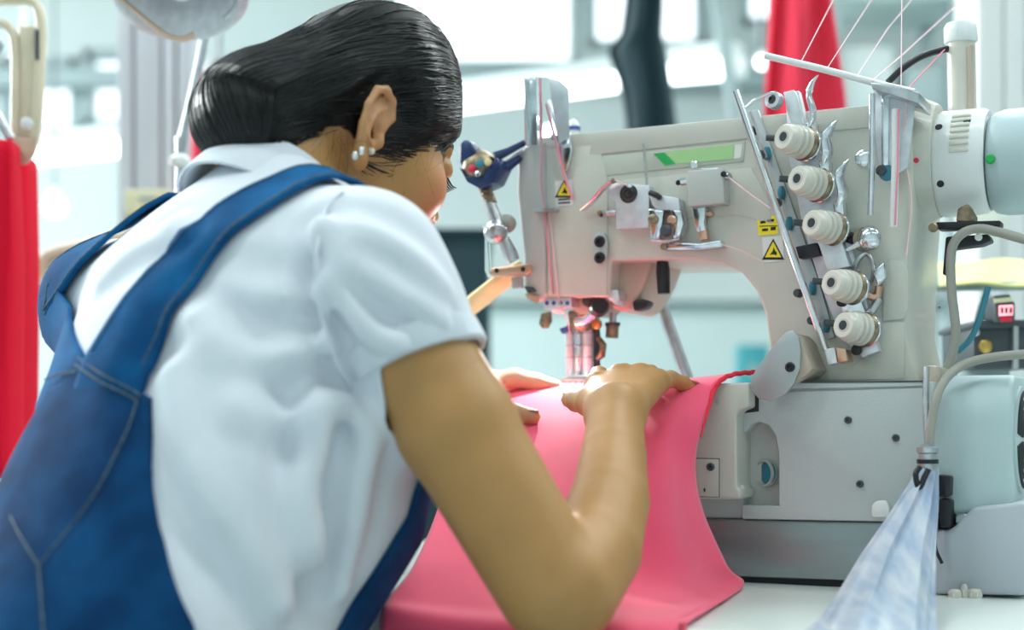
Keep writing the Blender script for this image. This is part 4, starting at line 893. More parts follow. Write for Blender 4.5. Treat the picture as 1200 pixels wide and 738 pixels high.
def surface(f, lo, hi, h, B=4):
    """sparse surface nets of f on a grid of step h; returns vertices and quads"""
    lo = np.array(lo, float); n = np.ceil((np.array(hi) - lo) / h).astype(int); n = ((n + B - 1) // B) * B; nb = n // B
    ix = np.stack(np.meshgrid(*[np.arange(k) for k in nb], indexing='ij'), -1).reshape(-1, 3)
    cen = lo + (ix * B + (B - 1) / 2) * h
    dc = f(cen); D = np.repeat(np.repeat(np.repeat(dc.reshape(nb), B, 0), B, 1), B, 2).astype(np.float32)
    near = ix[np.abs(dc) < B * h * 1.5]
    off = np.stack(np.meshgrid(*[np.arange(B)] * 3, indexing='ij'), -1).reshape(-1, 3)
    pts = (near[:, None, :] * B + off[None]).reshape(-1, 3)
    for s in range(0, len(pts), 400000):
        q_ = pts[s:s + 400000]; D[q_[:, 0], q_[:, 1], q_[:, 2]] = f(lo + q_ * h)
    ins = D < 0
    cnt = np.zeros(np.array(D.shape) - 1, np.int8)
    for dx in (0, 1):
        for dy in (0, 1):
            for dz in (0, 1): cnt += ins[dx:dx + n[0] - 1, dy:dy + n[1] - 1, dz:dz + n[2] - 1]
    act = (cnt > 0) & (cnt < 8); cells = np.argwhere(act)
    idx = -np.ones(cnt.shape, np.int64); idx[act] = np.arange(len(cells))
    acc = np.zeros((len(cells), 3)); num = np.zeros(len(cells))
    cor = [(a, b, c) for a in (0, 1) for b in (0, 1) for c in (0, 1)]
    for a in cor:
        for ax in range(3):
            if a[ax]: continue
            b = list(a); b[ax] = 1
            ca, cb = cells + np.array(a), cells + np.array(b)
            da = D[ca[:, 0], ca[:, 1], ca[:, 2]]; db = D[cb[:, 0], cb[:, 1], cb[:, 2]]
            m = (da < 0) != (db < 0)
            t = np.zeros(len(cells)); t[m] = da[m] / (da[m] - db[m])
            pos = np.tile(np.array(a, float), (len(cells), 1)); pos[:, ax] = t
            acc[m] += pos[m]; num[m] += 1
    verts = lo + (cells + acc / num[:, None]) * h
    quads = []
    for ax in range(3):
        o1, o2 = [k for k in range(3) if k != ax]
        s0 = [slice(None)] * 3; s1 = [slice(None)] * 3; s0[ax] = slice(0, -1); s1[ax] = slice(1, None)
        e = np.argwhere(ins[tuple(s0)] != ins[tuple(s1)])
        e = e[(e[:, o1] > 0) & (e[:, o2] > 0) & (e[:, o1] < n[o1] - 1) & (e[:, o2] < n[o2] - 1)]
        c = []
        for (a, b) in ((-1, -1), (0, -1), (0, 0), (-1, 0)):
            q_ = e.copy(); q_[:, o1] += a; q_[:, o2] += b; c.append(idx[q_[:, 0], q_[:, 1], q_[:, 2]])
        Q = np.stack(c, 1); flip = ins[e[:, 0], e[:, 1], e[:, 2]]
        if ax == 1: flip = ~flip
        Q[~flip] = Q[~flip][:, ::-1]
        quads.append(Q)
    quads = np.concatenate(quads); quads = quads[(quads >= 0).all(1)]
    return verts, quads
def relax(v, q, it=2, lam=0.5):
    for _ in range(it):
        acc = np.zeros_like(v); num = np.zeros(len(v))
        for a in range(4):
            for b in (1, 3):
                np.add.at(acc, q[:, a], v[q[:, (a + b) % 4]]); np.add.at(num, q[:, a], 1)
        num[num == 0] = 1
        v = v + lam * (acc / num[:, None] - v) * (num > 0)[:, None]
    return v
def grad(f, p, e=0.0015):
    g_ = np.stack([f(p + np.eye(3)[k] * e) - f(p - np.eye(3)[k] * e) for k in range(3)], 1)
    return g_ / (np.linalg.norm(g_, axis=1)[:, None] + 1e-12)
def mesh_obj(name, v, faces, m, parent, loc=None, smooth=True):
    me = bpy.data.meshes.new(name)
    if loc is not None: v = v - A3(loc)
    me.from_pydata([tuple(x) for x in v], [], [tuple(int(i) for i in f) for f in faces]); me.update()
    if smooth: me.polygons.foreach_set('use_smooth', [True] * len(me.polygons))
    me.materials.append(m); o = bpy.data.objects.new(name, me); COL.objects.link(o); o.parent = parent
    return o
def clip_mesh(v, q, s):
    """keep the part of the quad mesh where scalar s > 0, cut along s = 0"""
    v = [tuple(x) for x in v]; s = list(s); cache = {}; out = []
    def cut(a, b):
        k = (min(a, b), max(a, b))
        if k not in cache:
            t = s[a] / (s[a] - s[b]); va, vb = v[a], v[b]
            v.append(tuple(va[i] + (vb[i] - va[i]) * t for i in range(3))); s.append(0.0); cache[k] = len(v) - 1
        return cache[k]
    for f in q:
        f = [int(i) for i in f]; pos = [s[i] > 0 for i in f]
        if all(pos): out.append(tuple(f)); continue
        if not any(pos): continue
        poly = []
        for i in range(len(f)):
            a, b = f[i], f[(i + 1) % len(f)]
            if s[a] > 0: poly.append(a)
            if (s[a] > 0) != (s[b] > 0): poly.append(cut(a, b))
        if len(poly) >= 3: out.append(tuple(poly))
    used = sorted(set(i for f in out for i in f)); mp2 = {u: k for k, u in enumerate(used)}
    return np.array([v[u] for u in used]), [tuple(mp2[i] for i in f) for f in out]
def trace(f, px, py, start=0.6, end=2.0):
    """first hit of the viewing ray through a photo pixel with the surface f = 0"""
    d = A3(P(px, py, 1.0)) - np.array([0, 0, ZC]); t = start
    for _ in range(160):
        p = np.array([0, 0, ZC]) + d * t; e = f(p[None])[0]
        if e < 0.0004: return p
        t += e * 0.6
        if t > end: return None
    return np.array([0, 0, ZC]) + d * t

# ------------------------------------------------------------------ pose
PER = empty('person', (-0.40, 0.99, 0.0)); tag(PER, 'person in white polo and denim overalls bent over the sewing machine', 'person')
PL = Vector(PER.location)
phi = math.radians(50)
rt = np.array([math.sin(phi), -math.cos(phi), 0]); dfw = np.array([math.cos(phi), math.sin(phi), 0])
RS = np.array([-0.114, 1.105, 1.041]); LS = RS - rt * 0.325 + np.array([0, 0, -0.012])
pel = np.array([-0.395, 0.985, 0.60]); c7 = A3(P(292, 208, 1.19))
up = (c7 - pel) / np.linalg.norm(c7 - pel); fw = np.cross(up, rt); fw /= np.linalg.norm(fw); HL = np.linalg.norm(c7 - pel)
RE, RW = np.array([0.030, 1.058, 0.799]), np.array([0.092, 1.262, 0.934])
LE, LW = np.array([-0.235, 1.425, 0.825]), np.array([-0.060, 1.475, 0.955])
TB = np.stack([rt, fw, up], 1)
def tl(p): return (p - pel) @ TB                       # world -> torso (right, forward, up)
def tw(x, y, z): return pel + rt * x + fw * y + up * z
# torso cross sections: height, half width, half depth, centre offset forward
hh = np.array([-0.14, -0.05, 0.06, 0.16, 0.26, 0.36, 0.44, 0.50, 0.545, HL + 0.02])
aw = np.array([0.165, 0.185, 0.165, 0.138, 0.140, 0.155, 0.165, 0.155, 0.110, 0.055])
bd_ = np.array([0.120, 0.135, 0.128, 0.120, 0.130, 0.139, 0.124, 0.090, 0.070, 0.050])
of = np.array([0.02, 0.02, 0.035, 0.060, 0.084, 0.096, 0.082, 0.055, 0.050, 0.05])
def loft(p, grow=0.0, pw=2.4):
    q_ = tl(p); z = np.clip(q_[:, 2], hh[0], hh[-1])
    a = np.interp(z, hh, aw) + grow; b = np.interp(z, hh, bd_) + grow; c = np.interp(z, hh, of)
    r = (np.abs(q_[:, 0] / a) ** pw + np.abs((q_[:, 1] - c) / b) ** pw) ** (1 / pw)
    d = (r - 1) * np.minimum(a, b)
    dz = np.maximum(hh[0] - q_[:, 2], q_[:, 2] - hh[-1])
    return np.maximum(d, dz)
# head frame
hphi, hth = math.radians(45), math.radians(23)
hr = np.array([math.sin(hphi), -math.cos(hphi), 0])
hf = np.array([math.cos(hphi) * math.cos(hth), math.sin(hphi) * math.cos(hth), -math.sin(hth)])
hu = np.cross(hr, hf); HB = np.stack([hr, hf, hu], 1)
Hc = A3(P(411, 147, 1.30))
def hl(p): return (p - Hc) @ HB
def hw_(x, y, z): return Hc + hr * x + hf * y + hu * z
def headw(p, grow=0.0):
    """skull and face without ears, head-local coordinates"""
    I3 = np.eye(3)
    ca, sa = math.cos(1.12), math.sin(1.12)
    Rk = np.array([[1, 0, 0], [0, ca, -sa], [0, sa, ca]])
    d = ell(p, (0, 0.003, 0.032), (0.074 + grow, 0.086 + grow, 0.071 + grow), Rk)
    d = smin(d, ell(p, (0, -0.040, -0.012), (0.064 + grow, 0.058 + grow, 0.050 + grow)), 0.03)
    d = smin(d, ell(p, (0, 0.030, -0.020), (0.066 + grow, 0.068 + grow, 0.085 + grow)), 0.03)
    return d
def head_full(p):
    d = headw(p)
    d = smin(d, ell(p, (0, 0.040, -0.078), (0.050, 0.046, 0.042)), 0.03)            # jaw
    d = smin(d, ell(p, (0, 0.070, -0.100), (0.022, 0.018, 0.018)), 0.025)           # chin
    for s in (-1, 1):
        d = smin(d, ell(p, (s * 0.046, 0.060, -0.038), (0.026, 0.026, 0.026)), 0.022)   # cheek
        d = smax(d, -ell(p, (s * 0.033, 0.105, 0.000), (0.019, 0.016, 0.013)), 0.012)   # eye socket
        d = smin(d, ell(p, (s * 0.033, 0.086, -0.001), (0.014, 0.013, 0.012)), 0.004)   # lid over the eyeball
        d = smin(d, cap(p, (s * 0.014, 0.098, 0.018), (s * 0.040, 0.086, 0.018), 0.005, 0.003), 0.012)  # brow ridge
    d = smin(d, chain(p, [(0, 0.096, 0.012), (0, 0.106, -0.012), (0, 0.116, -0.030)], [0.007, 0.008, 0.010], 0.006), 0.010)  # nose
    for s in (-1, 1): d = smin(d, ell(p, (s * 0.012, 0.104, -0.034), (0.009, 0.010, 0.008)), 0.006)
    d = smin(d, cap(p, (-0.018, 0.092, -0.060), (0.018, 0.092, -0.060), 0.005, 0.005), 0.008)   # lips
    d = smin(d, cap(p, (-0.015, 0.090, -0.069), (0.015, 0.090, -0.069), 0.006, 0.006), 0.007)
    d = smax(d, -cap(p, (-0.020, 0.101, -0.0645), (0.020, 0.101, -0.0645), 0.002, 0.002), 0.003)
    return d
def ear(p, s):
    q_ = p.copy(); q_[:, 0] *= s
    q_ = (q_ - np.array([0.0685, -0.026, -0.030])) / 1.06
    # tilt outwards: plate plane is y-z
    ca, sa = math.cos(0.16), math.sin(0.16)
    x = q_[:, 0] * ca + q_[:, 1] * sa; y = -q_[:, 0] * sa + q_[:, 1] * ca
    w = np.stack([x, y, q_[:, 2]], 1)
    d = ell(w, (0.004, 0.000, 0.002), (0.0042, 0.0155, 0.028))
    hel = [(0.006, 0.011, 0.004), (0.0075, 0.015, 0.017), (0.009, 0.008, 0.029), (0.010, -0.004, 0.0325), (0.011, -0.014, 0.026), (0.011, -0.0175, 0.010), (0.010, -0.0155, -0.006), (0.008, -0.010, -0.020), (0.006, -0.004, -0.029)]
    d = smin(d, chain(w, hel, [0.0022, 0.0030, 0.0034, 0.0036, 0.0036, 0.0036, 0.0034, 0.0040, 0.0050], 0.002), 0.003)
    ant = [(0.007, 0.004, 0.020), (0.008, -0.004, 0.012), (0.009, -0.008, 0.001), (0.008, -0.006, -0.010), (0.007, 0.001, -0.015)]
    d = smin(d, chain(w, ant, [0.002, 0.0026, 0.003, 0.003, 0.0034], 0.002), 0.003)
    d = smin(d, ell(w, (0.005, -0.001, -0.031), (0.0042, 0.0085, 0.0095)), 0.005)      # lobe
    d = smax(d, -ell(w, (0.010, 0.003, -0.003), (0.0085, 0.0065, 0.0095)), 0.003)      # concha
    d = smax(d, -chain(w, [(0.012, 0.008, 0.022), (0.012, -0.004, 0.024), (0.013, -0.012, 0.012), (0.012, -0.012, -0.002)], [0.0028, 0.0034, 0.0032, 0.0024]), 0.002)
    d = smin(d, ell(w, (0.006, 0.012, -0.007), (0.004, 0.004, 0.006)), 0.004)          # tragus
    return d * 1.06
# hands: palm frame from wrist, knuckle row and five finger chains (world coordinates)
def hand(p, wrist, kn, palm_n, fingers, thumb, sc=1.0):
    mid = np.mean(kn, 0)
    d = None
    for k in kn:
        e = cap(p, wrist + (k - mid) * 0.35 , k, 0.0150 * sc, 0.0115 * sc); d = e if d is None else smin(d, e, 0.012)
    for k, f in zip(kn, fingers):
        d = smin(d, chain(p, [k] + f[0], [0.0105 * sc] + f[1], 0.003), 0.006)
    d = smin(d, chain(p, thumb[0], thumb[1], 0.004), 0.010)
    return d
def VP(px, py, Y): return A3(P(px, py, Y))
# right hand: palm down on the cloth, fingers away, little finger splayed to the right, thumb to the left
rk = [VP(700, 450, 1.345), VP(726, 441, 1.352), VP(751, 440, 1.350), VP(771, 447, 1.338)]
rf = [([VP(702, 440, 1.385), VP(706, 448, 1.412), VP(709, 456, 1.428)], [0.0092, 0.0082, 0.0066]),
      ([VP(732, 437, 1.396), VP(737, 447, 1.424), VP(741, 456, 1.438)], [0.0094, 0.0084, 0.0068]),
      ([VP(762, 438, 1.392), VP(771, 448, 1.420), VP(776, 456, 1.432)], [0.0090, 0.0082, 0.0066]),
      ([VP(786, 444, 1.366), VP(800, 449, 1.384), VP(811, 453, 1.394)], [0.0082, 0.0074, 0.0060])]
rth = ([VP(706, 478, 1.285), VP(690, 472, 1.315), VP(676, 470, 1.345), VP(667, 468, 1.362)], [0.0165, 0.0125, 0.0100, 0.0080])
# left hand: fingers point right towards the needle, thumb below
lk = [VP(578, 447, 1.515), VP(572, 447, 1.540), VP(568, 450, 1.562), VP(566, 454, 1.580)]
lf = [([VP(606, 444, 1.515), VP(630, 449, 1.512), VP(650, 453, 1.510)], [0.0098, 0.0085, 0.0066]),
      ([VP(604, 442, 1.540), VP(630, 447, 1.540), VP(652, 452, 1.540)], [0.0098, 0.0086, 0.0068]),
      ([VP(600, 447, 1.560), VP(622, 450, 1.562), VP(640, 455, 1.562)], [0.0094, 0.0082, 0.0066]),
      ([VP(594, 452, 1.578), VP(610, 455, 1.580), VP(622, 458, 1.580)], [0.0086, 0.0076, 0.0062])]
lth = ([VP(552, 468, 1.480), VP(578, 478, 1.452), VP(604, 485, 1.434), VP(624, 488, 1.426)], [0.0150, 0.0120, 0.0102, 0.0082])
def arm_r(p):
    d = chain(p, [RS, RS * 0.5 + RE * 0.5 + np.array([0, -0.004, 0]), RE], [0.047, 0.0445, 0.041], 0.01)
    d = smin(d, chain(p, [RE + np.array([0.010, 0.004, 0.0]), A3(P(696, 645, 1.105)), A3(P(714, 588, 1.155)), A3(P(719, 535, 1.205)), RW], [0.041, 0.037, 0.0325, 0.0278, 0.0240], 0.002), 0.008)
    e = hand(p, RW, rk, None, rf, rth)
    return smin(d, e, 0.016)
def arm_l(p):
    d = chain(p, [LS, LE], [0.052, 0.039], 0.01)
    mid = LE * 0.62 + LW * 0.38
    d = smin(d, chain(p, [LE, mid, LW], [0.038, 0.037, 0.025], 0.01), 0.018)
    return smin(d, hand(p, LW, lk, None, lf, lth), 0.016)
nb0 = tw(0, 0.035, HL - 0.06); nb1 = hw_(0, -0.045, -0.035)
def body(p):
    d = loft(p, -0.020)
    d = smin(d, chain(p, [LS, tw(0, 0.04, 0.5), RS], [0.042, 0.050, 0.042], 0.01), 0.04)
    d = smin(d, cap(p, nb0, nb1, 0.054, 0.050), 0.03)
    q_ = hl(p); hd = np.minimum(9, head_full(q_))
    for s in (-1, 1):
        m = (np.abs(q_[:, 0] - s * 0.075) < 0.06) & (np.abs(q_[:, 1] + 0.03) < 0.07) & (np.abs(q_[:, 2] + 0.018) < 0.08)
        e = np.full(len(p), 9.0); e[m] = ear(q_[m], s); hd = smin(hd, e, 0.003)
    d = smin(d, hd, 0.014)
    d = smin(d, arm_r(p), 0.02); d = smin(d, arm_l(p), 0.02)
    return d
v, q_ = surface(body, (-0.52, 0.86, 0.60), (0.24, 1.62, 1.40), 0.0026)
v = relax(v, q_, 1, 0.4)
# below the waist the overalls take over: cut the hidden lower trunk away
zt_ = tl(v)[:, 2]
vb, fb = clip_mesh(v, q_, np.maximum(zt_ - 0.12, (v[:, 0] + 0.12) * 3))
BODY = mesh_obj('body', vb, fb, M['skin'], PER, PL)

# skin tone: warmer cheek, ear and lips, paler left hand
nt = M['skin'].node_tree; bs = nt.nodes['Principled BSDF']; lk_ = bs.inputs['Base Color'].links[0]; src = lk_.from_socket
tcn = nt.nodes.new('ShaderNodeTexCoord')
def tint_spot(src, centre, rad, col, amt):
    vm = nt.nodes.new('ShaderNodeVectorMath'); vm.operation = 'DISTANCE'; nt.links.new(tcn.outputs['Object'], vm.inputs[0])
    vm.inputs[1].default_value = tuple(A3(centre) - A3(PL))
    mr = nt.nodes.new('ShaderNodeMapRange'); nt.links.new(vm.outputs['Value'], mr.inputs[0])
    mr.inputs[1].default_value = rad; mr.inputs[2].default_value = 0.0; mr.inputs[3].default_value = 0; mr.inputs[4].default_value = amt
    mx = nt.nodes.new('ShaderNodeMix'); mx.data_type = 'RGBA'; nt.links.new(mr.outputs[0], mx.inputs[0])
    nt.links.new(src, mx.inputs[6]); mx.inputs[7].default_value = (*col, 1); return mx.outputs[2]
src = tint_spot(src, hw_(0.052, 0.075, -0.04), 0.045, (0.72, 0.22, 0.14), 0.75)
src = tint_spot(src, hw_(0.074, -0.030, -0.015), 0.045, (0.72, 0.36, 0.22), 0.6)
src = tint_spot(src, LW * 0.4 + VP(640, 450, 1.52) * 0.6, 0.12, (0.80, 0.46, 0.36), 0.7)  # bright light on the left hand, painted into its skin colour
src = tint_spot(src, hw_(0.0, 0.095, -0.064), 0.018, (0.60, 0.14, 0.12), 0.8)
nt.links.new(src, bs.inputs['Base Color'])
# nails
for (tip, prev, off) in ((rf[3][0][2], rf[3][0][1], (0.002, -0.004, 0.0055)), (lth[0][3], lth[0][2], (0.001, -0.004, 0.0075)), (rth[0][3], rth[0][2], (-0.002, -0.002, 0.0065))):
    dd_ = Vector(tip - prev).normalized(); sx = dd_.cross(Vector((0, 0, 1))).normalized(); nn = sx.cross(dd_)
    MB().ball(Vector(tip) + Vector(off) * 0.8 - PL, (0.0066, 0.0046, 0.0016), 12, Matrix((dd_, sx, nn)).transposed()).build('fingernail', M['nail'], PER)
# eyelashes and brow
for s in (-1, 1):
    for k in range(6):
        x = s * (0.024 + 0.0036 * k); a = hw_(x, 0.0965 - 0.0010 * k, -0.008); b = hw_(x + s * 0.002, 0.103 - 0.001 * k, -0.013); c = hw_(x + s * 0.004, 0.1075 - 0.001 * k, -0.013)
        MB().tube(catmull([Vector(a) - PL, Vector(b) - PL, Vector(c) - PL], 3), [0.0010, 0.0010, 0.0009, 0.0008, 0.0007, 0.0005, 0.0003], 5).build('eyelash', M['lash'], PER)
    br = [Vector(hw_(s * x, y, z)) - PL for x, y, z in ((0.014, 0.1010, 0.021), (0.028, 0.0945, 0.024), (0.042, 0.0830, 0.022), (0.050, 0.074, 0.017))]
    MB().tube(catmull(br, 4), [0.0032] * 9 + [0.0028, 0.0022, 0.0016, 0.001], 6, flat=0.5).build('eyebrow', M['lash'], PER)

# ------------------------------------------------------------------ hair
def hairline(q_):
    """signed height above the hairline, head-local"""
    y = q_[:, 1]
    zl_ = np.interp(y, [-0.12, -0.095, -0.075, -0.052, -0.040, -0.022, -0.008, 0.004, 0.016, 0.026, 0.050, 0.075, 0.095], [-0.075, -0.072, -0.055, -0.014, 0.006, 0.018, 0.012, -0.002, -0.010, -0.008, 0.000, 0.012, 0.022])
    return q_[:, 2] - zl_
bunc = np.array([0.006, -0.112, -0.054])
def hair_sdf(q_):
    m = hairline(q_); g_ = np.clip(m / 0.018, 0, 1); g_ = g_ * g_ * (3 - 2 * g_)
    d = headw(q_) + 0.0003 - 0.0118 * g_
    b = ell(q_, bunc, (0.048, 0.036, 0.046))
    b = smin(b, ell(q_, bunc + np.array([0.012, 0.020, -0.014]), (0.042, 0.034, 0.036)), 0.02)
    b = smin(b, ell(q_, bunc + np.array([0, 0.026, 0.030]), (0.044, 0.036, 0.030)), 0.03)
    return smin(d, b, 0.030)
lo = Hc - 0.2; hi = Hc + 0.2
v, q_ = surface(lambda p: hair_sdf(hl(p)), lo, hi, 0.003)
v = relax(v, q_, 2, 0.5)
hq = hl(v); bunm = 0.055 - np.linalg.norm((hq - bunc) / np.array([1.0, 0.85, 1.0]), axis=1)
vb, fb = clip_mesh(v, q_, np.maximum(hairline(hq), bunm))
HAIR = mesh_obj('hair', vb, fb, M['hair'], PER, PL)
def onto(q_, c, dirs, off):
    t = np.full(len(dirs), 0.17)
    for _ in range(40):
        t = t - 0.7 * (hair_sdf(c + dirs * t[:, None]) - off); t = np.clip(t, 0.01, 0.25)
    return c + dirs * t[:, None]
rng = np.random.default_rng(3)
strands = []
def slerp(a, b, t):
    om = np.arccos(np.clip((a * b).sum(1), -1, 1))[:, None]; so = np.sin(om) + 1e-9
    return (np.sin((1 - t) * om) * a + np.sin(t * om) * b) / so
NS = 1900; c_h = np.array([0, -0.01, 0.02])
# strands start along the hairline and over the crown, sweep back to the gathering point
y0 = rng.uniform(-0.05, 0.098, NS); side = np.where(rng.random(NS) < 0.72, 1.0, -1.0)
zl0 = hairline(np.stack([np.zeros(NS), y0, np.zeros(NS)], 1)) * -1
z0 = zl0 + 0.004 + np.abs(rng.normal(0, 0.030, NS)) * (rng.random(NS) < 0.7)
wid = np.sqrt(np.clip(1 - ((y0 + 0.0) / 0.102) ** 2, 0.0, 1)) * 0.075
x0 = side * wid * np.where(y0 > 0.07, rng.uniform(0, 1, NS), 1)
st0 = np.stack([x0, y0, np.minimum(z0, 0.1)], 1) - c_h; st0 /= np.linalg.norm(st0, axis=1)[:, None]
tgt = bunc + np.stack([side * (0.012 + 0.018 * rng.random(NS)), np.full(NS, 0.02), np.interp(st0[:, 2], [-0.5, 0.9], [-0.03, 0.055]) + rng.normal(0, 0.004, NS)], 1) - c_h
tgt /= np.linalg.norm(tgt, axis=1)[:, None]
over = rng.random(NS) < 0.33
xo = rng.uniform(-0.062, 0.062, NS); so_ = np.stack([xo, 0.085 - 6 * xo ** 2, np.full(NS, 0.048) + rng.uniform(0, 0.04, NS)], 1) - c_h
so_ /= np.linalg.norm(so_, axis=1)[:, None]; st0[over] = so_[over]; ov_k = np.where(over, 0.55, 0.10)[:, None]
NP = 16
lift = rng.uniform(0.0002, 0.0016, NS)
rowsH = []
for k in range(NP):
    t = k / (NP - 1)
    d_ = slerp(st0, tgt, t); sag = np.array([0, 0, 1.0]) * math.sin(math.pi * t) * ov_k
    d_ = d_ + sag * np.clip(st0[:, 2:3] + 0.3, 0, 1) ; d_ /= np.linalg.norm(d_, axis=1)[:, None]
    rowsH.append(onto(None, c_h, d_, lift * math.sin(math.pi * min(1, t * 1.1 + 0.08)) + 0.0002))
rowsH = np.stack(rowsH, 1); okm = (hairline(rowsH[:, 0]) > 0.001) & (hairline(rowsH[:, 2]) > 0.001)
strands.append((rowsH[okm], 0.00055))
# bun: strands wrap from the gathering notch over the outside and under
NB = 900
a = rng.uniform(-1.5, 1.5, NB)
n0 = np.stack([0.75 * np.sin(a) + 0.15, 0.35 + 0.15 * rng.random(NB), 0.85 + 0 * a], 1); n0 /= np.linalg.norm(n0, axis=1)[:, None]
n1 = np.stack([0.95 * np.sin(a * 1.05), -0.75 * np.cos(a), 0.15 + 0 * a], 1); n1 /= np.linalg.norm(n1, axis=1)[:, None]
n2 = np.stack([0.55 * np.sin(a) + 0.35, 0.15 * np.ones(NB), -0.85 + 0.2 * rng.random(NB)], 1); n2 /= np.linalg.norm(n2, axis=1)[:, None]
rowsB = []; lift = rng.uniform(0.0002, 0.0022, NB)
for k in range(NP):
    t = k / (NP - 1)
    d_ = slerp(n0, n1, t * 2) if t < 0.5 else slerp(n1, n2, t * 2 - 1)
    d_ = d_ / np.linalg.norm(d_, axis=1)[:, None]
    rowsB.append(onto(None, bunc, d_, lift * math.sin(math.pi * t) + 0.0002))
strands.append((np.stack(rowsB, 1), 0.00055))
# loose fine hairs at nape, temple and ear
NL = 60
kk = rng.integers(0, 3, NL)
base = np.array([[0.062, -0.058, -0.045], [0.066, 0.022, -0.014], [0.035, -0.09, -0.085]])[kk] + rng.normal(0, 0.010, (NL, 3))
dr = np.array([[0.1, 0.25, -1], [0.15, -0.1, -1], [0.3, 0.5, -0.8]])[kk] + rng.normal(0, 0.35, (NL, 3)); rowsL = []
cu = rng.normal(0, 1, (NL, 3))
for k in range(NP):
    t = k / (NP - 1); rowsL.append(base + dr * 0.040 * t + cu * 0.010 * math.sin(t * 3.0))
loose = np.stack(rowsL, 1); fl = loose.reshape(-1, 3)
hd_ = headw(fl); push = np.clip(0.0012 - hd_, 0, 0.03); fl = fl + push[:, None] * (fl / np.linalg.norm(fl, axis=1)[:, None]); loose = fl.reshape(loose.shape)
strands.append((loose, 0.00013))
for nm, (arr, rad) in zip(('crown_strands', 'bun_strands', 'loose_strands'), strands):
    n_, m_, _ = arr.shape
    Wd = Hc + arr.reshape(-1, 3) @ HB.T; Wd = Wd.reshape(n_, m_, 3) - A3(PL)
    T_ = np.gradient(Wd, axis=1); T_ /= np.linalg.norm(T_, axis=2)[..., None] + 1e-12
    ref = np.array([0.3, 0.5, 0.81]); X_ = np.cross(T_, ref); X_ /= np.linalg.norm(X_, axis=2)[..., None] + 1e-12; Y_ = np.cross(T_, X_)
    tp = np.sin(np.linspace(0.12, math.pi - 0.12, m_)) ** 0.4
    rr = (rad * rng.uniform(0.6, 1.3, n_))[:, None, None] * tp[None, :, None]
    vs3 = np.stack([Wd + rr * (X_ * math.cos(b) + Y_ * math.sin(b)) for b in (0, 2.094, 4.189)], 2).reshape(-1, 3)
    fs = []
    bi = (np.arange(n_)[:, None] * m_ + np.arange(m_ - 1)[None]).reshape(-1) * 3
    for e in range(3):
        f_ = (e + 1) % 3; fs.append(np.stack([bi + e, bi + f_, bi + 3 + f_, bi + 3 + e], 1))
    o = mesh_obj(nm, vs3, np.concatenate(fs), M['hair_strand'], HAIR); o['kind'] = 'stuff'
# earring: small stone drops on the lobe
ep = Vector(hw_(0.0765, -0.034, -0.064)) - PL
er = MB().ball(ep, (0.0032, 0.0032, 0.0040), 12).build('earring', M['gem'], PER)
MB().ball(ep + Vector((0.0055, -0.001, 0.004)), (0.0026, 0.0026, 0.0044), 10).build('stone', M['gem'], er)
MB().ball(Vector(hw_(0.0775, -0.021, -0.052)) - PL, 0.0034, 12).build('pearl', M['ceramic'], er)

# ------------------------------------------------------------------ polo shirt
sl_end = RS * 0.69 + RE * 0.31; sdir = (RE - RS) / np.linalg.norm(RE - RS)
lsd = (LE - LS) / np.linalg.norm(LE - LS)
hem_n = sdir + np.array([-0.18, 0.0, 0.05]); hem_n /= np.linalg.norm(hem_n)
def folds(p):
    """soft cloth folds: radiating from the armpit across the sleeve, and down the side"""
    q_ = tl(p); f = np.zeros(len(p))
    return f
def shirt(p, cut=True):
    d = loft(p, 0.010, 2.3)
    d = smin(d, chain(p, [LS + up * 0.0, tw(0, 0.035, 0.525), RS], [0.052, 0.058, 0.054], 0.01), 0.05)
    s1 = chain(p, [RS, RS * 0.85 + RE * 0.15, sl_end + sdir * 0.02], [0.0565, 0.055, 0.0515], 0.01)
    s2 = chain(p, [LS, LS * 0.5 + LE * 0.5], [0.056, 0.056], 0.01)
    d = smin(d, s1, 0.035); d = smin(d, s2, 0.035)
    return d
ridge_px = [  # folds traced on the photograph: (list of pixels), width, height
    ([(395, 300), (430, 322), (475, 350), (520, 378)], 0.010, 0.006), ([(388, 330), (412, 365), (440, 395), (470, 402)], 0.010, 0.006),
    ([(382, 268), (430, 278), (478, 300), (520, 340)], 0.012, 0.004), ([(374, 262), (372, 330), (384, 390), (404, 436)], 0.007, 0.005),
    ([(384, 470), (372, 520), (360, 580), (372, 660)], 0.012, 0.008), ([(410, 470), (430, 520), (420, 600), (400, 690)], 0.010, 0.006),
    ([(205, 440), (225, 520), (262, 600), (330, 700)], 0.016, 0.010), ([(230, 380), (270, 470), (300, 560), (350, 640)], 0.018, 0.008),
    ([(262, 330), (300, 345), (350, 350)], 0.012, 0.003), ([(255, 400), (300, 420), (360, 415)], 0.014, 0.004), ([(285, 480), (330, 490), (375, 470)], 0.014, 0.004),
    ([(120, 330), (150, 300), (200, 270)], 0.012, 0.003), ([(170, 250), (200, 262), (215, 280)], 0.010, 0.003)]
ridges = []
for pts, w_, h_ in ridge_px:
    hit = [trace(shirt, *p) for p in pts]; hit = [h for h in hit if h is not None]
    if len(hit) > 1: ridges.append(([A3(x) for x in catmull([Vector(x) for x in hit], 3)], w_, h_))
def shirt_folded(p):
    d = shirt(p)
    for pts, w_, h_ in ridges:
        pa = np.array(pts); lo_, hi_ = pa.min(0) - 0.06, pa.max(0) + 0.06
        m = ((p > lo_) & (p < hi_)).all(1)
        if not m.any(): continue
        h_ = h_ * 2.0; e = chain(p[m], pts, [0.0] * len(pts)); d[m] = d[m] - h_ * np.exp(-(e / w_) ** 2) - 0 + h_ * 0.35 * np.exp(-((e - 2.0 * w_) / w_) ** 2)
    return d
v, q_ = surface(shirt_folded, (-0.66, 0.76, 0.58), (0.16, 1.56, 1.26), 0.0042)
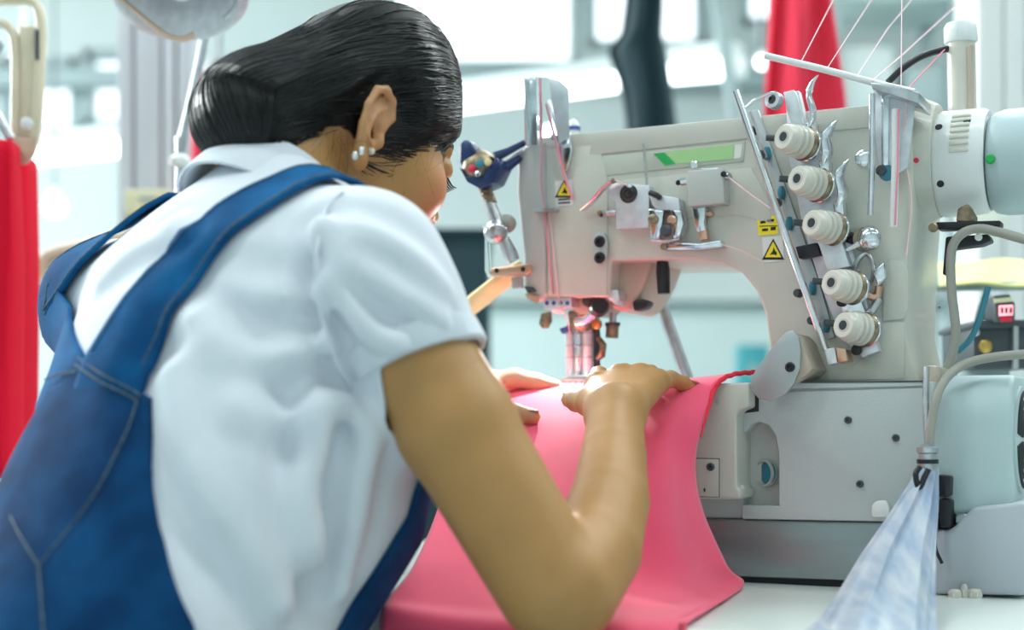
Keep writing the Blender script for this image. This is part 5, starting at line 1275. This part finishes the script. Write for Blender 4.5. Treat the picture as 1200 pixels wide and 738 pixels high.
v = relax(v, q_, 2, 0.5)
s_hem = ((sl_end - v) @ hem_n); near_arm = np.linalg.norm(v - sl_end, axis=1) < 0.16
l_end = LS * 0.6 + LE * 0.4; s_l = ((l_end - v) @ lsd); near_l = np.linalg.norm(v - l_end, axis=1) < 0.13
mask = np.full(len(v), 1.0); armr = np.linalg.norm(np.cross(v - RS, sdir), axis=1) < 0.085
tq = tl(v)
lv_ = loft(v, 0.010, 2.3) + 0.006
sel = near_arm & armr & ((v - RS) @ sdir > 0.05); s_hem = np.maximum(s_hem, np.clip(0.018 - lv_, -1, 1)); mask[sel] = s_hem[sel] * 50
sel = near_l & ((v - LS) @ lsd > 0.05) & (np.linalg.norm(np.cross(v - LS, lsd), axis=1) < 0.085); mask[sel] = s_l[sel] * 50
ncx = np.linalg.norm(np.cross(v - nb0, (nb1 - nb0) / np.linalg.norm(nb1 - nb0)), axis=1)
vb, fb = clip_mesh(v, q_, mask)
SH = mesh_obj('polo_shirt', vb, fb, M['shirt'], PER, PL)
md = SH.modifiers.new('solid', 'SOLIDIFY'); md.thickness = 0.0022; md.offset = -1
# sleeve band: a slightly proud ring at the hem
def ring_on(fn, c, n, rad0, m_=72):
    x, y, z = ortho(Vector(n)); out = []
    for k in range(m_):
        a = 2 * math.pi * k / m_; d_ = A3(x * math.cos(a) + y * math.sin(a)); t = 0.13
        for _ in range(60):
            t = t - 0.6 * fn((c + d_ * t)[None])[0]
            t = min(max(t, 0.02), 0.15)
        out.append((c + d_ * t, d_))
    return out
sleeve_fn = lambda p: chain(p, [RS, RS * 0.85 + RE * 0.15, sl_end + sdir * 0.02], [0.0565, 0.055, 0.0515], 0.01)
def sleeve_band(c, n, fn, name, r):
    rs = []
    for off, gr in ((-0.021, 0.0005), (-0.020, 0.0022), (-0.002, 0.0026), (0.0, 0.0010), (0.0, -0.004), (-0.018, -0.004)):
        rg = ring_on(fn, c + n * off, n, r); rs.append([Vector(p + d_ * gr) - PL for p, d_ in rg])
    MB().rings(rs + [rs[0]], cap=False).build(name, M['shirt'], SH)
sleeve_band(sl_end, hem_n, sleeve_fn, 'sleeve_band', 0.068)
sleeve_band(l_end, lsd, lambda p: chain(p, [LS, LS * 0.5 + LE * 0.5 + lsd * 0.03], [0.056, 0.056], 0.01), 'sleeve_band', 0.064)
# collar: folded band round the neck
nax = (nb1 - nb0) / np.linalg.norm(nb1 - nb0)
nax = up + dfw * 0.18; nax /= np.linalg.norm(nax); cc = A3(P(314, 246, 1.225))
cx_ = rt - nax * (rt @ nax); cx_ /= np.linalg.norm(cx_); cy_ = np.cross(nax, cx_)
prof = [(-0.020, 0.073), (-0.004, 0.0675), (0.020, 0.0615), (0.034, 0.0595), (0.040, 0.0610), (0.041, 0.0640), (0.036, 0.0660), (0.016, 0.0690), (-0.012, 0.0745), (-0.024, 0.0765), (-0.025, 0.075), (-0.010, 0.072), (0.010, 0.0690)]
rs = []
for h_, r_ in prof:
    ring = []
    for k in range(64):
        a = 2 * math.pi * k / 64
        tilt = -0.014 * math.sin(a) if False else 0.0
        yy = math.sin(a)                                # +1 = front of the neck
        ring.append(Vector(cc + nax * (h_ * 0.72 - 0.016 * max(0, yy)) + (cx_ * math.cos(a) * 0.98 + cy_ * yy * 1.02) * r_) - PL)
    rs.append(ring)
MB().rings(rs, cap=False).build('collar', M['shirt'], SH, solid=0.0012)
# armhole seam
seam = [trace(shirt_folded, x, y) for x, y in ((402, 226), (384, 245), (374, 280), (371, 320), (378, 370), (394, 420), (412, 455))]
seam = [s for s in seam if s is not None]
if len(seam) > 2:
    gs = grad(shirt, np.array(seam)); MB().tube(catmull([Vector(s + g_ * 0.0008) - PL for s, g_ in zip(seam, gs)], 5), 0.0016, 6).build('armhole_seam', M['shirt'], SH)

# ------------------------------------------------------------------ denim overalls
OV = empty('overalls'); OV.parent = PER
# back panel polygon and straps are traced on the shirt surface
def on_shirt(px, py):
    h = trace(shirt_folded, px, py); return h
panel_px = [(150, 452), (177, 446), (178, 465), (180, 500), (184, 560), (196, 620), (215, 680), (244, 738), (262, 770)]
ph_ = [tl(on_shirt(*p)[None])[0] for p in panel_px if on_shirt(*p) is not None]
pz = np.array([h[2] for h in ph_][::-1]); px_ = np.array([h[0] for h in ph_][::-1])
order = np.argsort(pz); pz, px_ = pz[order], px_[order]
def denim_edge(z):                                        # half width of the back panel at torso height z
    return np.interp(z, pz, px_)
topz = tl(on_shirt(95, 432)[None])[0][2]; edge_top = tl(on_shirt(177, 446)[None])[0]
v, q_ = surface(lambda p: shirt_folded(p) - 0.0045, (-0.66, 0.76, 0.58), (0.02, 1.46, 1.26), 0.0045)
v = relax(v, q_, 2, 0.5)
t_ = tl(v); back = t_[:, 1] < np.interp(t_[:, 2], hh, of)
ax_ = np.abs(t_[:, 0] - 0.0)
top_line = topz - 0.0 - 0.15 * 0 + (edge_top[2] - topz) * np.clip(ax_ / max(0.02, abs(edge_top[0])), 0, 1)
yrel = (t_[:, 1] - np.interp(t_[:, 2], hh, of)) / np.interp(t_[:, 2], hh, bd_)
side_cut = np.where(back, denim_edge(t_[:, 2]) - ax_, (yrel - 0.42) * 0.12)
front_top = 0.40 - t_[:, 2]
s_ = np.where(back, np.minimum(side_cut, top_line - t_[:, 2]), np.minimum(side_cut, front_top))
waist = 0.10 - t_[:, 2]
s_ = np.maximum(s_, waist)
vb, fb = clip_mesh(v, q_, s_)
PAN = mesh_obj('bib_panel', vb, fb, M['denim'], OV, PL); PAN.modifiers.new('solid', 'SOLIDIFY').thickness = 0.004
# trousers: hips, thighs, shins
hipR, hipL = pel + rt * 0.09 - up * 0.02, pel - rt * 0.09 - up * 0.02
knR, knL = hipR + dfw * 0.37 + rt * 0.03 + np.array([0, 0, -0.03]), hipL + dfw * 0.37 - rt * 0.03 + np.array([0, 0, -0.03])
anR, anL = knR + np.array([0.02, 0.03, -0.44]), knL + np.array([0.02, 0.03, -0.44])
def trousers(p):
    d = np.maximum(loft(p, 0.019), tl(p)[:, 2] - 0.16)
    for h_, k_, a_ in ((hipR, knR, anR), (hipL, knL, anL)):
        d = smin(d, chain(p, [h_, k_], [0.098, 0.075], 0.02), 0.04); d = smin(d, chain(p, [k_, a_], [0.073, 0.055], 0.02), 0.02)
    return d
v, q_ = surface(trousers, (-0.75, 0.70, 0.02), (0.20, 1.62, 0.86), 0.010)
mesh_obj('trousers', relax(v, q_, 2), q_, M['denim'], OV, PL)
for a_ in (anR, anL):
    b0_ = Vector(a_) - PL; d_ = Vector(dfw)
    sh_ = MB().tube([b0_ + Vector((0, 0, -0.045)) - d_ * 0.06, b0_ + Vector((0, 0, -0.035)), b0_ + Vector((0, 0, -0.05)) + d_ * 0.10, b0_ + Vector((0, 0, -0.06)) + d_ * 0.17], [0.030, 0.046, 0.042, 0.026], 14, flat=0.9)
    sh_.build('shoe', M['stool_vinyl'], PER)
# straps: ribbons laid on the shirt
def ribbon(name, pts, halfw, m, lift=0.006, parent=OV, stitch=True, tuck=5):
    c = np.array([A3(x) for x in catmull([Vector(p) for p in pts], 6)]); n_ = grad(shirt, c, 0.006)
    T_ = np.gradient(c, axis=0); T_ /= np.linalg.norm(T_, axis=1)[:, None]
    sd = np.cross(T_, n_); sd /= np.linalg.norm(sd, axis=1)[:, None]
    hwid = halfw if hasattr(halfw, '__len__') else [halfw] * len(pts)
    wv = np.interp(np.linspace(0, 1, len(c)), np.linspace(0, 1, len(hwid)), hwid)
    rows = []
    for s in np.linspace(-1, 1, 13):
        p = c + sd * (s * wv)[:, None]
        lf_ = lift + np.clip(1 - np.arange(len(c)) / tuck, 0, 1) * -0.007
        for _ in range(12):
            p = p - (grad(shirt_folded, p) * (shirt_folded(p) - lf_)[:, None]) * 0.7
        rows.append([Vector(x) - PL for x in p])
    o = MB().grid(rows).build(name, M[m], parent, solid=0.004)
    if stitch:
        for k in (1, 11): MB().tube([p + Vector(n) * 0.0022 for p, n in list(zip(rows[k], n_))[6:]], 0.0008, 5).build('stitch_line', M['stitch'], o)
    return o
def strap_pts(px_list):
    return [h for h in (trace(shirt, *p) for p in px_list) if h is not None]
rs_ = strap_pts([(112, 480), (140, 420), (182, 350), (232, 292), (288, 248), (336, 224)])
frontR = [tw(0.085, 0.02, 0.575), tw(0.085, 0.09, 0.545), tw(0.080, 0.155, 0.47), tw(0.075, 0.18, 0.39)]
def proj(p):
    p = np.array(p)[None]
    for _ in range(30): p = p - grad(shirt, p) * (shirt(p))[:, None] * 0.8
    return p[0]
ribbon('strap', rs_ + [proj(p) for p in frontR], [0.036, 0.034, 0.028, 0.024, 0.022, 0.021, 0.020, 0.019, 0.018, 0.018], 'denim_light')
ls_ = strap_pts([(80, 480), (56, 420), (58, 365), (80, 318)])
frontL = [tw(-0.100, -0.01, 0.555), tw(-0.090, 0.09, 0.545), tw(-0.080, 0.155, 0.47), tw(-0.075, 0.18, 0.39)]
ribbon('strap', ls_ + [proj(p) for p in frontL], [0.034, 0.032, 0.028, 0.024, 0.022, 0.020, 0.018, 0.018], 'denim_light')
# seams on the back panel
def seam_line(pts, lift=0.0072, r=0.0008):
    h = [trace(shirt_folded, *p) for p in pts]; h = [x for x in h if x is not None]
    if len(h) < 2: return
    c = np.array([A3(x) for x in catmull([Vector(x) for x in h], 6)])
    for _ in range(8): c = c - grad(shirt_folded, c) * (shirt_folded(c) - lift)[:, None] * 0.7
    MB().tube([Vector(x) - PL for x in c], r, 5).build('seam', M['stitch'], PAN)
seam_line([(96, 432), (130, 456), (165, 476)]); seam_line([(100, 424), (135, 449), (172, 469)])
seam_line([(96, 432), (60, 440), (25, 462), (0, 490)]); seam_line([(98, 440), (62, 449), (28, 471), (2, 500)])
seam_line([(165, 476), (130, 560), (90, 620), (52, 668)]); seam_line([(0, 560), (20, 610), (52, 668)])
seam_line([(52, 668), (54, 700), (56, 738), (58, 770)])
# ------------------------------------------------------------------ stool under the sewer
o = empty('stool', (PL.x + 0.02, PL.y + 0.02, 0)); tag(o, 'black round padded stool under the seated person', 'stool')
zz = 0.478
MB().lathe((0, 0, zz - 0.05), (0, 0, 1), [(0, 0.15), (0.012, 0.175), (0.035, 0.18), (0.05, 0.165), (0.055, 0.10)], 36).build('seat', M['stool_vinyl'], o)
MB().tube([(0, 0, 0.06), (0, 0, zz - 0.05)], 0.025, 16).build('column', M['steel'], o)
for k in range(5):
    a = k * 2 * math.pi / 5; e = Vector((math.cos(a) * 0.24, math.sin(a) * 0.24, 0.045))
    lg = MB().tube([(0, 0, 0.085), e * 0.5 + Vector((0, 0, 0.05)), e + Vector((0, 0, 0.01))], [0.020, 0.016, 0.012], 10).build('leg', M['stool_vinyl'], o)
    MB().lathe(e - Vector((0, 0, 0.045)), (0, 0, 1), [(0, 0.014), (0.004, 0.018), (0.045, 0.012)], 14).build('foot', M['stool_vinyl'], lg)
